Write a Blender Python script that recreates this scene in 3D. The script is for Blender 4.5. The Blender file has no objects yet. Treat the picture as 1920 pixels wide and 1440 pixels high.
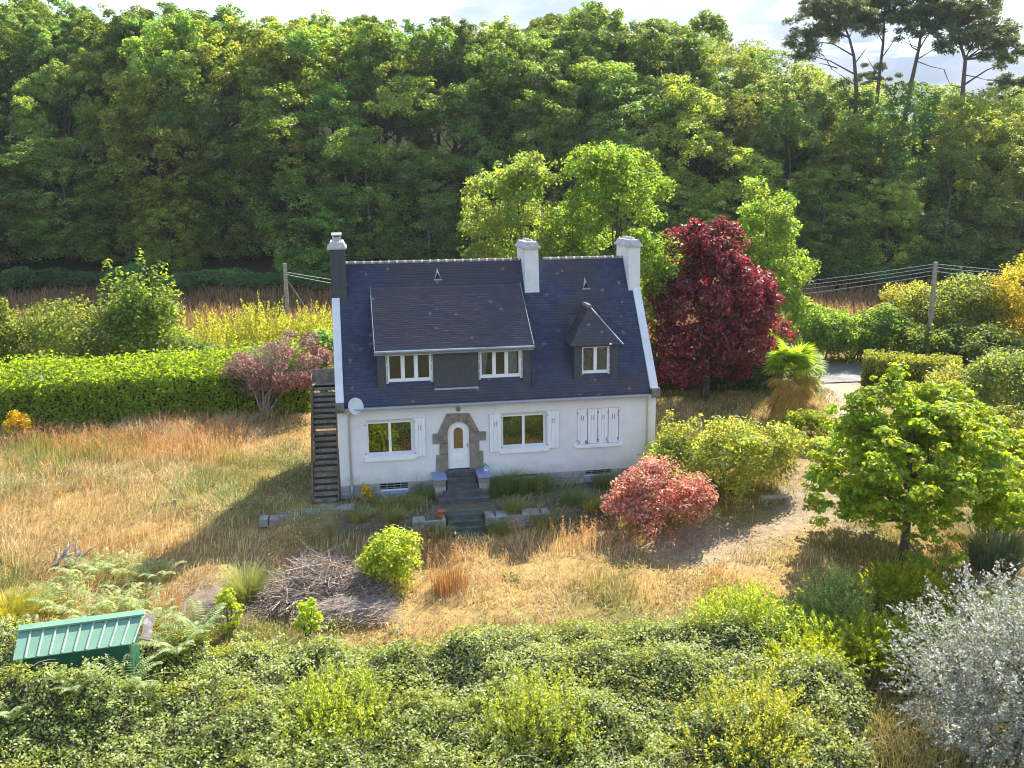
import bpy, math, random
import numpy as np
from mathutils import Vector, Matrix, Quaternion

# ------------------------------------------------------------------ camera, sky, sun, exposure
S = bpy.context.scene
COL = S.collection
F_PX = 1728.2
CAM = np.array([0.683, -34.451, 11.831])
CAM_R = np.array([[0.9846, -0.1745, -0.0086], [0.0454, 0.2078, 0.9771], [0.1687, 0.9625, -0.2125]])
cd = bpy.data.cameras.new('camera')
cd.sensor_width = 36.0
cd.lens = F_PX / 1920 * 36
cd.clip_start = 0.5
cd.clip_end = 6000
co = bpy.data.objects.new('camera', cd)
COL.objects.link(co)
_r, _u, _f = CAM_R
_f = _f / np.linalg.norm(_f); _r = _r - _f * (_r @ _f); _r /= np.linalg.norm(_r); _u = np.cross(_r, _f)
co.matrix_world = Matrix(((_r[0], _u[0], -_f[0], CAM[0]), (_r[1], _u[1], -_f[1], CAM[1]), (_r[2], _u[2], -_f[2], CAM[2]), (0, 0, 0, 1)))
S.camera = co

SUN_EL, SUN_AZ = math.radians(43.5), math.radians(38.0)
SUN = Vector((math.sin(SUN_AZ) * math.cos(SUN_EL), math.cos(SUN_AZ) * math.cos(SUN_EL), math.sin(SUN_EL)))
w = bpy.data.worlds.new('World'); S.world = w; w.use_nodes = True
nt = w.node_tree; nt.nodes.clear()
def N(t, typ, **kw):
    n = t.nodes.new(typ)
    for k, v in kw.items(): setattr(n, k, v)
    return n
def L(t, a, b): t.links.new(a, b)
sky = N(nt, 'ShaderNodeTexSky', sky_type='NISHITA', sun_disc=False, sun_elevation=SUN_EL, sun_rotation=SUN_AZ)
sky.air_density = 1.0; sky.dust_density = 0.4; sky.ozone_density = 1.0
tc = N(nt, 'ShaderNodeTexCoord')
sep = N(nt, 'ShaderNodeSeparateXYZ'); L(nt, tc.outputs['Generated'], sep.inputs[0])
den = N(nt, 'ShaderNodeMath', operation='ADD'); L(nt, sep.outputs['Z'], den.inputs[0]); den.inputs[1].default_value = 0.22
mx = N(nt, 'ShaderNodeMath', operation='MAXIMUM'); L(nt, den.outputs[0], mx.inputs[0]); mx.inputs[1].default_value = 0.05
dv = N(nt, 'ShaderNodeVectorMath', operation='DIVIDE'); L(nt, tc.outputs['Generated'], dv.inputs[0])
cmb = N(nt, 'ShaderNodeCombineXYZ'); L(nt, mx.outputs[0], cmb.inputs[0]); L(nt, mx.outputs[0], cmb.inputs[1]); cmb.inputs[2].default_value = 1
L(nt, cmb.outputs[0], dv.inputs[1])
cn = N(nt, 'ShaderNodeTexNoise'); cn.inputs['Scale'].default_value = 1.7; cn.inputs['Detail'].default_value = 9; cn.inputs['Roughness'].default_value = 0.58
L(nt, dv.outputs[0], cn.inputs['Vector'])
cr = N(nt, 'ShaderNodeValToRGB'); cr.color_ramp.elements[0].position = 0.40; cr.color_ramp.elements[1].position = 0.54
cb = N(nt, 'ShaderNodeMapRange'); L(nt, sep.outputs['Z'], cb.inputs[0]); cb.inputs[1].default_value = 0.0; cb.inputs[2].default_value = 0.8; cb.inputs[3].default_value = 0.11; cb.inputs[4].default_value = -0.22   # more cloud towards the horizon
ca = N(nt, 'ShaderNodeMath', operation='ADD'); L(nt, cn.outputs['Fac'], ca.inputs[0]); L(nt, cb.outputs[0], ca.inputs[1]); L(nt, ca.outputs[0], cr.inputs[0])
cn2 = N(nt, 'ShaderNodeTexNoise'); cn2.inputs['Scale'].default_value = 2.6; cn2.inputs['Detail'].default_value = 6
L(nt, dv.outputs[0], cn2.inputs['Vector'])
cc = N(nt, 'ShaderNodeValToRGB')
cc.color_ramp.elements[0].position = 0.38; cc.color_ramp.elements[0].color = (4.6, 5.6, 7.2, 1)
cc.color_ramp.elements[1].position = 0.56; cc.color_ramp.elements[1].color = (7.0, 7.6, 8.8, 1)
L(nt, cn2.outputs['Fac'], cc.inputs[0])
cm = N(nt, 'ShaderNodeMixRGB'); L(nt, cr.outputs[0], cm.inputs['Fac']); L(nt, sky.outputs[0], cm.inputs[1])
cz_ = N(nt, 'ShaderNodeMapRange'); L(nt, sep.outputs['Z'], cz_.inputs[0]); cz_.inputs[1].default_value = 0.05; cz_.inputs[2].default_value = 0.6; cz_.inputs[3].default_value = 0.22; cz_.inputs[4].default_value = 1.15   # cloud bases are greyer low over the land
cq = N(nt, 'ShaderNodeVectorMath', operation='SCALE'); L(nt, cc.outputs[0], cq.inputs[0]); L(nt, cz_.outputs[0], cq.inputs['Scale']); L(nt, cq.outputs[0], cm.inputs[2])
bg = N(nt, 'ShaderNodeBackground'); bg.inputs['Strength'].default_value = 0.128
L(nt, cm.outputs[0], bg.inputs['Color'])
wo = N(nt, 'ShaderNodeOutputWorld'); L(nt, bg.outputs[0], wo.inputs[0])

sl = bpy.data.lights.new('sun', 'SUN'); sl.energy = 5.0; sl.angle = math.radians(0.55); sl.color = (1.0, 0.92, 0.78)
so = bpy.data.objects.new('sun', sl); so.rotation_euler = SUN.to_track_quat('Z', 'Y').to_euler(); so.location = (0, 0, 60); COL.objects.link(so)

S.view_settings.view_transform = 'Standard'; S.view_settings.look = 'None'
S.view_settings.exposure = 1.5; S.view_settings.gamma = 1.0; S.view_settings.use_curve_mapping = False
cy = S.cycles
cy.max_bounces = 8; cy.diffuse_bounces = 5; cy.glossy_bounces = 3; cy.transmission_bounces = 5; cy.transparent_max_bounces = 6
cy.sample_clamp_indirect = 6.0; cy.filter_width = 1.1
cy.caustics_reflective = False; cy.caustics_refractive = False

# ------------------------------------------------------------------ helpers
def at(u, D, v=700):
    d = CAM_R.T @ np.array([(u - 960) / F_PX, -(v - 720) / F_PX, 1.0])
    p = CAM + D * d
    return float(p[0]), float(p[1])
def ppm(D): return F_PX / D
def sstep(a, b, x):
    t = np.clip((np.asarray(x, float) - a) / (b - a), 0, 1); return t * t * (3 - 2 * t)
def fbm(x, y, sc, seed=0, octs=4):
    r = np.random.RandomState(seed); o = 0; a = 1.0; s = sc; tot = 0
    for k in range(octs):
        for j in range(3):
            th = r.uniform(0, 6.28); ph = r.uniform(0, 6.28)
            o = o + a * np.sin((np.cos(th) * x + np.sin(th) * y) * s * r.uniform(.7, 1.4) + ph)
        tot += a * 1.7; a *= .55; s *= 2.1
    return o / tot     # about -1..1

def terrain(x, y):
    x = np.asarray(x, float); y = np.asarray(y, float)
    dx, dy = x - CAM[0], y - CAM[1]
    D = dx * .1726 + dy * .985; lat = dx * .985 - dy * .1726
    u = 960 + F_PX * lat / np.maximum(D, 5)
    front = np.interp(y, [-200, -60, -34, -25, -18, -14, -9, -6, -4.2, 0], [-5.5, -4.6, -4.2, -3.2, -2.4, -1.8, -.95, -.7, -.55, -.02])
    stp = np.where((x > 3.75) & (x < 5.15), -2.62, -2.92)
    wall = np.where(y > stp, 0.0, np.minimum(np.interp(y, [-200, -60, -34, -25, -18, -14, -9, -6, -3], [-5.5, -4.6, -4.2, -3.2, -2.4, -1.8, -.95, -.7, -.5]), -.0))
    kx = sstep(-3.0, -1.6, x) * (1 - sstep(9.2, 11.5, x))
    fr = front * (1 - kx) + wall * kx
    z = np.where(y < 0, fr, 0.0)
    hs = np.interp(u, [-600, 0, 400, 1100, 1300, 1450, 1600, 1900, 2500], [1.1, 1.1, 1.0, 1.0, .85, .55, .3, .22, .2])
    rear = np.interp(D, [40, 50, 60, 80, 95], [0, .35, .6, 1.3, 2.3])
    hill = np.interp(D, [93, 103, 111, 122, 136, 160, 230, 600, 3000], [0, 5, 11, 18, 22, 22, 14, 0, -25]) * hs
    z = z + rear + hill
    pad = sstep(-1.5, -4, x) + sstep(13.5, 16.5, x) + sstep(8.5, 12, y) + sstep(-3.2, -4.5, y)
    bump = fbm(x, y, .5, 3) * .10 + fbm(x, y, .16, 4) * .14
    return z + bump * np.clip(pad, 0, 1)
def T(x, y): return float(terrain(x, y))

def mesh_np(name, V, Fq, col=None):
    V = np.ascontiguousarray(V, np.float32).reshape(-1, 3); Fq = np.ascontiguousarray(Fq, np.int32)
    me = bpy.data.meshes.new(name); k = Fq.shape[1]
    me.vertices.add(len(V)); me.vertices.foreach_set('co', V.ravel())
    me.loops.add(Fq.size); me.loops.foreach_set('vertex_index', Fq.ravel())
    me.polygons.add(len(Fq)); me.polygons.foreach_set('loop_start', np.arange(0, Fq.size, k, dtype=np.int32))
    if col is not None:
        a = me.color_attributes.new('col', 'FLOAT_COLOR', 'POINT')
        c = np.ones((len(V), 4), np.float32); c[:, :3] = col
        a.data.foreach_set('color', c.ravel())
    me.update(calc_edges=True)
    return me

def addobj(name, me, mats, parent=None, label=None, cat=None, group=None, kind=None, local=False):
    o = bpy.data.objects.new(name, me); COL.objects.link(o)
    if mats is not None and me is not None and len(me.materials) == 0:
        for m in (mats if isinstance(mats, (list, tuple)) else [mats]): me.materials.append(m)
    if parent is not None:
        o.parent = parent
        if not local: o.matrix_parent_inverse = Matrix.Translation(-world_loc(parent))
    tag(o, label, cat, group, kind)
    return o
def world_loc(o):
    p = o['_loc'] if '_loc' in o else None
    return Vector(p) if p is not None else Vector((0, 0, 0))
def tag(o, label=None, cat=None, group=None, kind=None):
    if label: o['label'] = label
    if cat: o['category'] = cat
    if group: o['group'] = group
    if kind: o['kind'] = kind
LOCS = {}
def thing(name, loc, label, cat, group=None, rz=0):
    o = bpy.data.objects.new(name, None); COL.objects.link(o)
    o.location = loc; o.rotation_euler = (0, 0, rz); o.empty_display_size = .2
    tag(o, label, cat, group); LOCS[o.name] = Vector(loc)
    return o
def world_loc(o):
    return LOCS.get(o.name, Vector((0, 0, 0)))

class MB:
    def __init__(s): s.V = []; s.F = []; s.M = []
    def quad(s, pts, m=0):
        b = len(s.V); s.V.extend([tuple(p) for p in pts]); s.F.append(tuple(range(b, b + len(pts)))); s.M.append(m); return s
    def box(s, x0, x1, y0, y1, z0, z1, m=0):
        b = len(s.V)
        s.V += [(x0, y0, z0), (x1, y0, z0), (x1, y1, z0), (x0, y1, z0), (x0, y0, z1), (x1, y0, z1), (x1, y1, z1), (x0, y1, z1)]
        for f in ((0, 3, 2, 1), (4, 5, 6, 7), (0, 1, 5, 4), (1, 2, 6, 5), (2, 3, 7, 6), (3, 0, 4, 7)):
            s.F.append(tuple(b + i for i in f)); s.M.append(m)
        return s
    def bbox(s, x0, x1, y0, y1, z0, z1, c=.01, m=0):
        """box with a chamfered front (-y) face and edges"""
        b = len(s.V)
        s.V += [(x0, y1, z0), (x1, y1, z0), (x1, y1, z1), (x0, y1, z1),
                (x0, y0 + c, z0), (x1, y0 + c, z0), (x1, y0 + c, z1), (x0, y0 + c, z1),
                (x0 + c, y0, z0 + c), (x1 - c, y0, z0 + c), (x1 - c, y0, z1 - c), (x0 + c, y0, z1 - c)]
        for f in ((0, 3, 2, 1), (0, 1, 5, 4), (1, 2, 6, 5), (2, 3, 7, 6), (3, 0, 4, 7), (4, 5, 9, 8), (5, 6, 10, 9), (6, 7, 11, 10), (7, 4, 8, 11), (8, 9, 10, 11)):
            s.F.append(tuple(b + i for i in f)); s.M.append(m)
        return s
    def prism(s, poly, y0, y1, m=0):
        """polygon in (x,z), extruded along y"""
        n = len(poly); b = len(s.V)
        s.V += [(p[0], y0, p[1]) for p in poly] + [(p[0], y1, p[1]) for p in poly]
        s.F.append(tuple(b + i for i in range(n))); s.F.append(tuple(b + n + i for i in reversed(range(n)))); s.M += [m, m]
        for i in range(n):
            j = (i + 1) % n; s.F.append((b + i, b + n + i, b + n + j, b + j)); s.M.append(m)
        return s
    def prismx(s, poly, x0, x1, m=0):
        """polygon in (y,z), extruded along x"""
        n = len(poly); b = len(s.V)
        s.V += [(x0, p[0], p[1]) for p in poly] + [(x1, p[0], p[1]) for p in poly]
        s.F.append(tuple(b + i for i in range(n))); s.F.append(tuple(b + n + i for i in reversed(range(n)))); s.M += [m, m]
        for i in range(n):
            j = (i + 1) % n; s.F.append((b + i, b + n + i, b + n + j, b + j)); s.M.append(m)
        return s
    def frust(s, x0, x1, y0, y1, z0, X0, X1, Y0, Y1, z1, m=0):
        b = len(s.V)
        s.V += [(x0, y0, z0), (x1, y0, z0), (x1, y1, z0), (x0, y1, z0), (X0, Y0, z1), (X1, Y0, z1), (X1, Y1, z1), (X0, Y1, z1)]
        for f in ((0, 3, 2, 1), (4, 5, 6, 7), (0, 1, 5, 4), (1, 2, 6, 5), (2, 3, 7, 6), (3, 0, 4, 7)):
            s.F.append(tuple(b + i for i in f)); s.M.append(m)
        return s
    def tube(s, path, rad, n=6, m=0, cap=True):
        path = [Vector(p) for p in path]; b = len(s.V)
        if not isinstance(rad, (list, tuple)): rad = [rad] * len(path)
        up = Vector((.13, .21, 1)).normalized()
        for i, p in enumerate(path):
            d = (path[min(i + 1, len(path) - 1)] - path[max(i - 1, 0)])
            d = d.normalized() if d.length > 1e-9 else Vector((0, 0, 1))
            a = d.cross(up if abs(d.dot(up)) < .95 else Vector((1, 0, 0))).normalized(); c = d.cross(a)
            for k in range(n):
                t = 2 * math.pi * k / n; s.V.append(tuple(p + (a * math.cos(t) + c * math.sin(t)) * rad[i]))
        for i in range(len(path) - 1):
            for k in range(n):
                k2 = (k + 1) % n
                s.F.append((b + i * n + k, b + i * n + k2, b + (i + 1) * n + k2, b + (i + 1) * n + k)); s.M.append(m)
        if cap:
            s.F.append(tuple(b + k for k in reversed(range(n)))); s.M.append(m)
            e = b + (len(path) - 1) * n; s.F.append(tuple(e + k for k in range(n))); s.M.append(m)
        return s
    def lathe(s, prof, c, axis, n=20, m=0):
        """profile (r, h) turned about axis through c"""
        axis = Vector(axis).normalized(); a = axis.cross(Vector((0, 0, 1)) if abs(axis.z) < .95 else Vector((1, 0, 0))).normalized(); d = axis.cross(a)
        b = len(s.V); c = Vector(c)
        for r, h in prof:
            for k in range(n):
                t = 2 * math.pi * k / n; s.V.append(tuple(c + axis * h + (a * math.cos(t) + d * math.sin(t)) * r))
        for i in range(len(prof) - 1):
            for k in range(n):
                k2 = (k + 1) % n; s.F.append((b + i * n + k, b + i * n + k2, b + (i + 1) * n + k2, b + (i + 1) * n + k)); s.M.append(m)
        return s
    def mesh(s, name, mats, smooth=False):
        me = bpy.data.meshes.new(name); me.from_pydata(s.V, [], s.F)
        mats = mats if isinstance(mats, (list, tuple)) else [mats]
        for m in mats: me.materials.append(m)
        if len(mats) > 1: me.polygons.foreach_set('material_index', s.M)
        if smooth: me.polygons.foreach_set('use_smooth', [True] * len(me.polygons))
        me.update(); return me
    def build(s, name, mats, parent=None, label=None, cat=None, group=None, kind=None, smooth=False):
        return addobj(name, s.mesh(name, mats, smooth), None, parent, label, cat, group, kind)

# ------------------------------------------------------------------ materials
def newmat(name):
    m = bpy.data.materials.new(name); m.use_nodes = True
    t = m.node_tree; b = t.nodes['Principled BSDF']; return m, t, b
def ramp(t, src, stops):
    r = N(t, 'ShaderNodeValToRGB'); e = r.color_ramp.elements
    while len(e) < len(stops): e.new(0.5)
    for el, (p, c) in zip(e, stops): el.position = p; el.color = (*c, 1) if len(c) == 3 else c
    L(t, src, r.inputs[0]); return r.outputs[0]
def noise(t, vec, sc, det=4, rough=.55):
    n = N(t, 'ShaderNodeTexNoise'); n.inputs['Scale'].default_value = sc; n.inputs['Detail'].default_value = det; n.inputs['Roughness'].default_value = rough
    L(t, vec, n.inputs['Vector']); return n.outputs['Fac']
def objco(t):
    g = N(t, 'ShaderNodeNewGeometry'); return g.outputs['Position']
def mixc(t, fac, a, b, mode='MIX'):
    m = N(t, 'ShaderNodeMixRGB', blend_type=mode)
    for s_, v in ((0, fac), (1, a), (2, b)):
        if hasattr(v, 'is_linked') or hasattr(v, 'links'): L(t, v, m.inputs[s_])
        else: m.inputs[s_].default_value = v if s_ == 0 else (*v, 1)
    return m.outputs[0]
def bump(t, b, h, dist=.02, st=.5):
    n = N(t, 'ShaderNodeBump'); n.inputs['Distance'].default_value = dist; n.inputs['Strength'].default_value = st
    L(t, h, n.inputs['Height']); L(t, n.outputs[0], b.inputs['Normal'])
def simple(name, c1, c2, sc=6, rough=.8, bmp=.01, spec=.3, det=5, metal=0):
    m, t, b = newmat(name); p = objco(t); f = noise(t, p, sc, det)
    L(t, ramp(t, f, [(.32, c1), (.68, c2)]), b.inputs['Base Color'])
    b.inputs['Roughness'].default_value = rough; b.inputs['Specular IOR Level'].default_value = spec; b.inputs['Metallic'].default_value = metal
    if bmp: bump(t, b, noise(t, p, sc * 5, 4), bmp, .6)
    return m
def foliage(name, trans=.46, rough=.55, spec=.2, tmul=(2.2, 2.0, .6), hv=.22, gain=1.7):
    m, t, b = newmat(name)
    a = N(t, 'ShaderNodeAttribute', attribute_name='col')
    oi = N(t, 'ShaderNodeObjectInfo')
    mr = N(t, 'ShaderNodeMapRange'); L(t, oi.outputs['Random'], mr.inputs[0]); mr.inputs[3].default_value = gain * (1 - hv); mr.inputs[4].default_value = gain * (1 + hv)
    mh = N(t, 'ShaderNodeMath', operation='MULTIPLY_ADD'); L(t, oi.outputs['Random'], mh.inputs[0]); mh.inputs[1].default_value = 7.31; mh.inputs[2].default_value = .17
    fr = N(t, 'ShaderNodeMath', operation='FRACT'); L(t, mh.outputs[0], fr.inputs[0])
    mr2 = N(t, 'ShaderNodeMapRange'); L(t, fr.outputs[0], mr2.inputs[0]); mr2.inputs[3].default_value = .5 - .06 * hv; mr2.inputs[4].default_value = .5 + .05 * hv
    h = N(t, 'ShaderNodeHueSaturation'); L(t, a.outputs['Color'], h.inputs['Color']); L(t, mr.outputs[0], h.inputs['Value']); L(t, mr2.outputs[0], h.inputs['Hue'])
    L(t, h.outputs[0], b.inputs['Base Color']); b.inputs['Roughness'].default_value = rough; b.inputs['Specular IOR Level'].default_value = spec
    tr = N(t, 'ShaderNodeBsdfTranslucent'); L(t, mixc(t, 1.0, h.outputs[0], tmul, 'MULTIPLY'), tr.inputs[0])
    mx_ = N(t, 'ShaderNodeMixShader'); mx_.inputs[0].default_value = trans
    L(t, b.outputs[0], mx_.inputs[1]); L(t, tr.outputs[0], mx_.inputs[2]); L(t, mx_.outputs[0], t.nodes['Material Output'].inputs[0])
    return m

M = {}
M['leaf'] = foliage('leaf_green', trans=.42, gain=1.9, hv=.36)
M['leaf_bright'] = foliage('leaf_translucent', trans=.55, hv=.06)
M['leaf_gloss'] = foliage('leaf_glossy', trans=.42, rough=.5, spec=.3, hv=.06)
M['leaf_red'] = foliage('leaf_red', trans=.42, rough=.5, spec=.3, tmul=(2.0, .8, .85), hv=.03, gain=1.6)
M['leaf_pink'] = foliage('leaf_pink', trans=.4, tmul=(1.4, 1.2, 1.0), hv=.03, gain=1.75)
M['leaf_silver'] = foliage('silver_leaf', trans=.4, rough=.5, spec=.35, tmul=(1.0, 1.0, 1.0), hv=.02, gain=1.35)
M['needle'] = foliage('pine_needles', trans=.25, hv=.1)
M['straw'] = foliage('dry_grass', trans=.35, rough=.6, spec=.2, tmul=(1.3, 1.15, .8), hv=.02, gain=1.35)

def bark_mat(name, c1, c2): return simple(name, c1, c2, 9, .9, .03)
M['bark'] = bark_mat('bark', (.06, .05, .04), (.16, .14, .11))
M['bark_pine'] = bark_mat('pine_bark', (.07, .05, .045), (.17, .12, .10))
M['twig_dark'] = bark_mat('dark_hedge_twigs', (.03, .035, .015), (.06, .06, .03))
M['twig'] = bark_mat('grey_twig', (.20, .16, .13), (.46, .38, .32))
M['deadwood'] = bark_mat('bleached_wood', (.32, .27, .23), (.58, .50, .43))

def mat_stucco():
    m, t, b = newmat('white_render'); p = objco(t)
    f = noise(t, p, 1.3, 6); c = ramp(t, f, [(.3, (.70, .70, .70)), (.7, (.79, .79, .79))])
    st = N(t, 'ShaderNodeMapping'); st.inputs['Scale'].default_value = (5, 5, .5); L(t, p, st.inputs[0])
    f2 = noise(t, p, 3.1, 6, .7); c = mixc(t, ramp(t, f2, [(.5, (0, 0, 0)), (.75, (.30, .30, .30))]), c, (.56, .55, .51))
    sz = N(t, 'ShaderNodeSeparateXYZ'); L(t, p, sz.inputs[0]); zz = N(t, 'ShaderNodeMath', operation='MULTIPLY_ADD'); L(t, noise(t, p, 1.6, 6, .65), zz.inputs[0]); zz.inputs[1].default_value = -1.3; L(t, sz.outputs[2], zz.inputs[2])
    c = mixc(t, ramp(t, zz.outputs[0], [(-.1, (.35, .35, .35)), (.35, (0, 0, 0))]), c, (.36, .36, .30))
    L(t, c, b.inputs['Base Color']); b.inputs['Roughness'].default_value = .9; b.inputs['Specular IOR Level'].default_value = .15
    bump(t, b, noise(t, p, 70, 3), .006, .5); return m
M['stucco'] = mat_stucco()
def mat_slate(name, base1, base2, brown, spots=True, br_amt=(.42, .62)):
    m, t, b = newmat(name); p = objco(t)
    a = N(t, 'ShaderNodeAttribute', attribute_name='col'); sx = N(t, 'ShaderNodeSeparateXYZ'); L(t, a.outputs['Vector'], sx.inputs[0])
    c = ramp(t, sx.outputs[0], [(0, base1), (1, base2)])
    big = noise(t, p, .55, 5, .6)
    fine = noise(t, p, 7, 4)
    mul = N(t, 'ShaderNodeMath', operation='MULTIPLY'); L(t, sx.outputs[1], mul.inputs[0]); L(t, ramp(t, fine, [(.30, (.55, .55, .55)), (.62, (1, 1, 1))]), mul.inputs[1])
    c = mixc(t, mul.outputs[0], c, brown)
    c = mixc(t, ramp(t, big, [(.42, (0, 0, 0)), (.60, (.55, .55, .55))]), c, mixc(t, 1.0, c, (.72, .80, 1.25), 'MULTIPLY'))
    c = mixc(t, ramp(t, noise(t, p, 2.3, 6, .7), [(.50, (0, 0, 0)), (.72, (.6, .6, .6))]), c, mixc(t, 1.0, c, (1.6, 1.5, 1.45), 'MULTIPLY'))
    if spots:
        v = N(t, 'ShaderNodeTexVoronoi'); v.inputs['Scale'].default_value = 1.45; L(t, p, v.inputs['Vector'])
        wob = noise(t, p, 9, 3); ad = N(t, 'ShaderNodeMath', operation='MULTIPLY_ADD'); L(t, wob, ad.inputs[0]); ad.inputs[1].default_value = .22; L(t, v.outputs['Distance'], ad.inputs[2])
        sp = ramp(t, ad.outputs[0], [(.19, (.75, .75, .75)), (.24, (0, 0, 0))])
        c = mixc(t, sp, c, (.20, .19, .18))
    L(t, c, b.inputs['Base Color']); b.inputs['Roughness'].default_value = .62; b.inputs['Specular IOR Level'].default_value = .35
    bump(t, b, noise(t, p, 40, 3), .004, .5); return m
M['slate'] = mat_slate('roof_slate', (.032, .043, .076), (.060, .077, .124), (.068, .058, .064))
M['slate_old'] = mat_slate('mossy_roof_slate', (.036, .040, .062), (.086, .080, .102), (.076, .063, .066), True, (.30, .52))
M['slate_wall'] = simple('hung_slate_cladding', (.055, .060, .066), (.075, .080, .086), 5, .6, .008)
def mat_granite(name, c1, c2, c3):
    m, t, b = newmat(name); p = objco(t)
    c = ramp(t, noise(t, p, 3.2, 8, .65), [(.3, c1), (.52, c2), (.75, c3)])
    L(t, c, b.inputs['Base Color']); b.inputs['Roughness'].default_value = .88; b.inputs['Specular IOR Level'].default_value = .25
    bump(t, b, noise(t, p, 22, 5), .02, .7); return m
M['granite'] = mat_granite('brown_granite', (.15, .125, .10), (.25, .215, .175), (.34, .30, .255))
M['plinth'] = mat_granite('grey_plinth_stone', (.20, .20, .20), (.30, .295, .28), (.40, .385, .36))
M['mortar'] = simple('mortar', (.30, .29, .27), (.42, .41, .39), 8, .95)
M['kneeler'] = mat_granite('dark_kneeler_stone', (.10, .095, .085), (.18, .17, .155), (.26, .245, .22))
M['concrete'] = mat_granite('weathered_concrete', (.16, .155, .14), (.28, .27, .245), (.42, .40, .37))
M['step'] = mat_granite('dark_step_slab', (.06, .065, .065), (.105, .11, .108), (.16, .165, .16))
M['step_moss'] = mat_granite('mossy_step_slab', (.05, .07, .055), (.085, .11, .085), (.15, .16, .13))
M['blue_slab'] = simple('blue_painted_slab', (.22, .25, .42), (.30, .33, .50), 6, .6, .004)
M['white'] = simple('white_upvc', (.82, .83, .85), (.87, .88, .89), 4, .4, 0, .4)
def mat_shutter():
    m, t, b = newmat('white_painted_shutter'); p = objco(t)
    mp = N(t, 'ShaderNodeMapping'); mp.inputs['Scale'].default_value = (9, 9, 1.2); L(t, p, mp.inputs[0])
    c = ramp(t, noise(t, mp.outputs[0], 2, 5), [(.3, (.78, .79, .82)), (.7, (.86, .87, .89))])
    c = mixc(t, ramp(t, noise(t, p, 11, 4), [(.66, (0, 0, 0)), (.74, (.6, .6, .6))]), c, (.42, .37, .33))
    L(t, c, b.inputs['Base Color']); b.inputs['Roughness'].default_value = .6; return m
M['shutter'] = mat_shutter()
M['slot'] = simple('dark_slot', (.16, .12, .11), (.22, .17, .15), 10, .9, 0)
M['rust'] = simple('rusty_iron', (.24, .16, .11), (.42, .31, .23), 14, .85, .01)
M['zinc'] = simple('zinc_gutter', (.34, .39, .50), (.46, .51, .62), 5, .45, .003, .5)
M['lead'] = simple('dull_lead', (.20, .22, .26), (.30, .32, .37), 6, .6, 0)
M['pipe'] = simple('pale_downpipe', (.60, .58, .53), (.68, .66, .61), 5, .6, 0)
M['ridge'] = simple('terracotta_ridge_tile', (.16, .13, .12), (.30, .25, .22), 5, .85, .01)
M['ridge_mortar'] = simple('pale_ridge_collar', (.52, .48, .42), (.66, .62, .56), 8, .9, .01)
M['chimney_white'] = simple('white_chimney_render', (.70, .70, .68), (.80, .80, .78), 2.2, .9, .006, .15)
M['chimney_cap'] = mat_granite('pale_stone_cap', (.38, .37, .34), (.52, .50, .47), (.64, .62, .58))
M['dark'] = simple('dark_interior', (.012, .012, .010), (.022, .02, .016), 3, .9, 0)
M['brown_blind'] = simple('brown_blind', (.075, .062, .035), (.10, .085, .048), 2.5, .9, 0)
M['curtain'] = simple('white_net_curtain', (.50, .53, .60), (.68, .70, .76), 7, .9, 0)
M['amber_glass'] = simple('amber_cathedral_glass', (.13, .07, .025), (.30, .17, .06), 26, .25, .01, .5)
def mat_glass():
    m, t, b = newmat('window_glass'); t.nodes.remove(b)
    gl = N(t, 'ShaderNodeBsdfGlossy'); gl.inputs['Roughness'].default_value = .012; gl.inputs['Color'].default_value = (.95, .97, .95, 1)
    tr = N(t, 'ShaderNodeBsdfTransparent'); tr.inputs[0].default_value = (.86, .88, .85, 1)
    fr = N(t, 'ShaderNodeFresnel'); fr.inputs[0].default_value = 1.75
    x = N(t, 'ShaderNodeMixShader'); L(t, fr.outputs[0], x.inputs[0]); L(t, tr.outputs[0], x.inputs[1]); L(t, gl.outputs[0], x.inputs[2])
    L(t, x.outputs[0], t.nodes['Material Output'].inputs[0]); return m
M['glass'] = mat_glass()
M['wood_stair'] = simple('weathered_stair_wood', (.13, .11, .085), (.30, .26, .21), 5, .9, .01)
M['wood_red'] = simple('reddish_stair_stringer', (.13, .07, .05), (.22, .13, .09), 5, .85, .01)
M['pole'] = simple('grey_pole_wood', (.24, .20, .16), (.40, .35, .29), 6, .9, .01)
M['wire'] = simple('grey_cable', (.25, .25, .26), (.33, .33, .34), 6, .6, 0)
def mat_shed():
    m, t, b = newmat('green_sheet_metal'); p = objco(t)
    c = ramp(t, noise(t, p, 1.5, 5), [(.3, (.15, .30, .20)), (.7, (.20, .36, .245))])
    c = mixc(t, ramp(t, noise(t, p, 7, 6, .7), [(.62, (0, 0, 0)), (.72, (.8, .8, .8))]), c, (.13, .12, .09))
    L(t, c, b.inputs['Base Color']); b.inputs['Roughness'].default_value = .45; b.inputs['Specular IOR Level'].default_value = .5; return m
M['shed_roof'] = mat_shed()
M['shed_seam'] = simple('pale_green_seam', (.30, .40, .31), (.42, .50, .40), 6, .5, 0)
M['shed_wall'] = simple('dark_green_shed_wall', (.012, .085, .05), (.025, .12, .07), 3, .7, .004)
M['old_board'] = mat_granite('lichened_grey_board', (.14, .12, .11), (.22, .19, .17), (.62, .60, .57))
M['dish'] = simple('white_dish', (.62, .63, .66), (.72, .73, .75), 4, .5, 0)
M['metal'] = simple('grey_metal', (.25, .26, .27), (.38, .39, .40), 8, .45, 0, .5)
M['terracotta'] = simple('terracotta_pot', (.38, .13, .07), (.50, .20, .11), 8, .8, .005)
M['teal'] = simple('teal_paint', (.10, .28, .30), (.16, .38, .40), 10, .6, 0)
M['pale_blue'] = simple('pale_blue_paint', (.50, .68, .72), (.62, .78, .80), 10, .6, 0)
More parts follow.
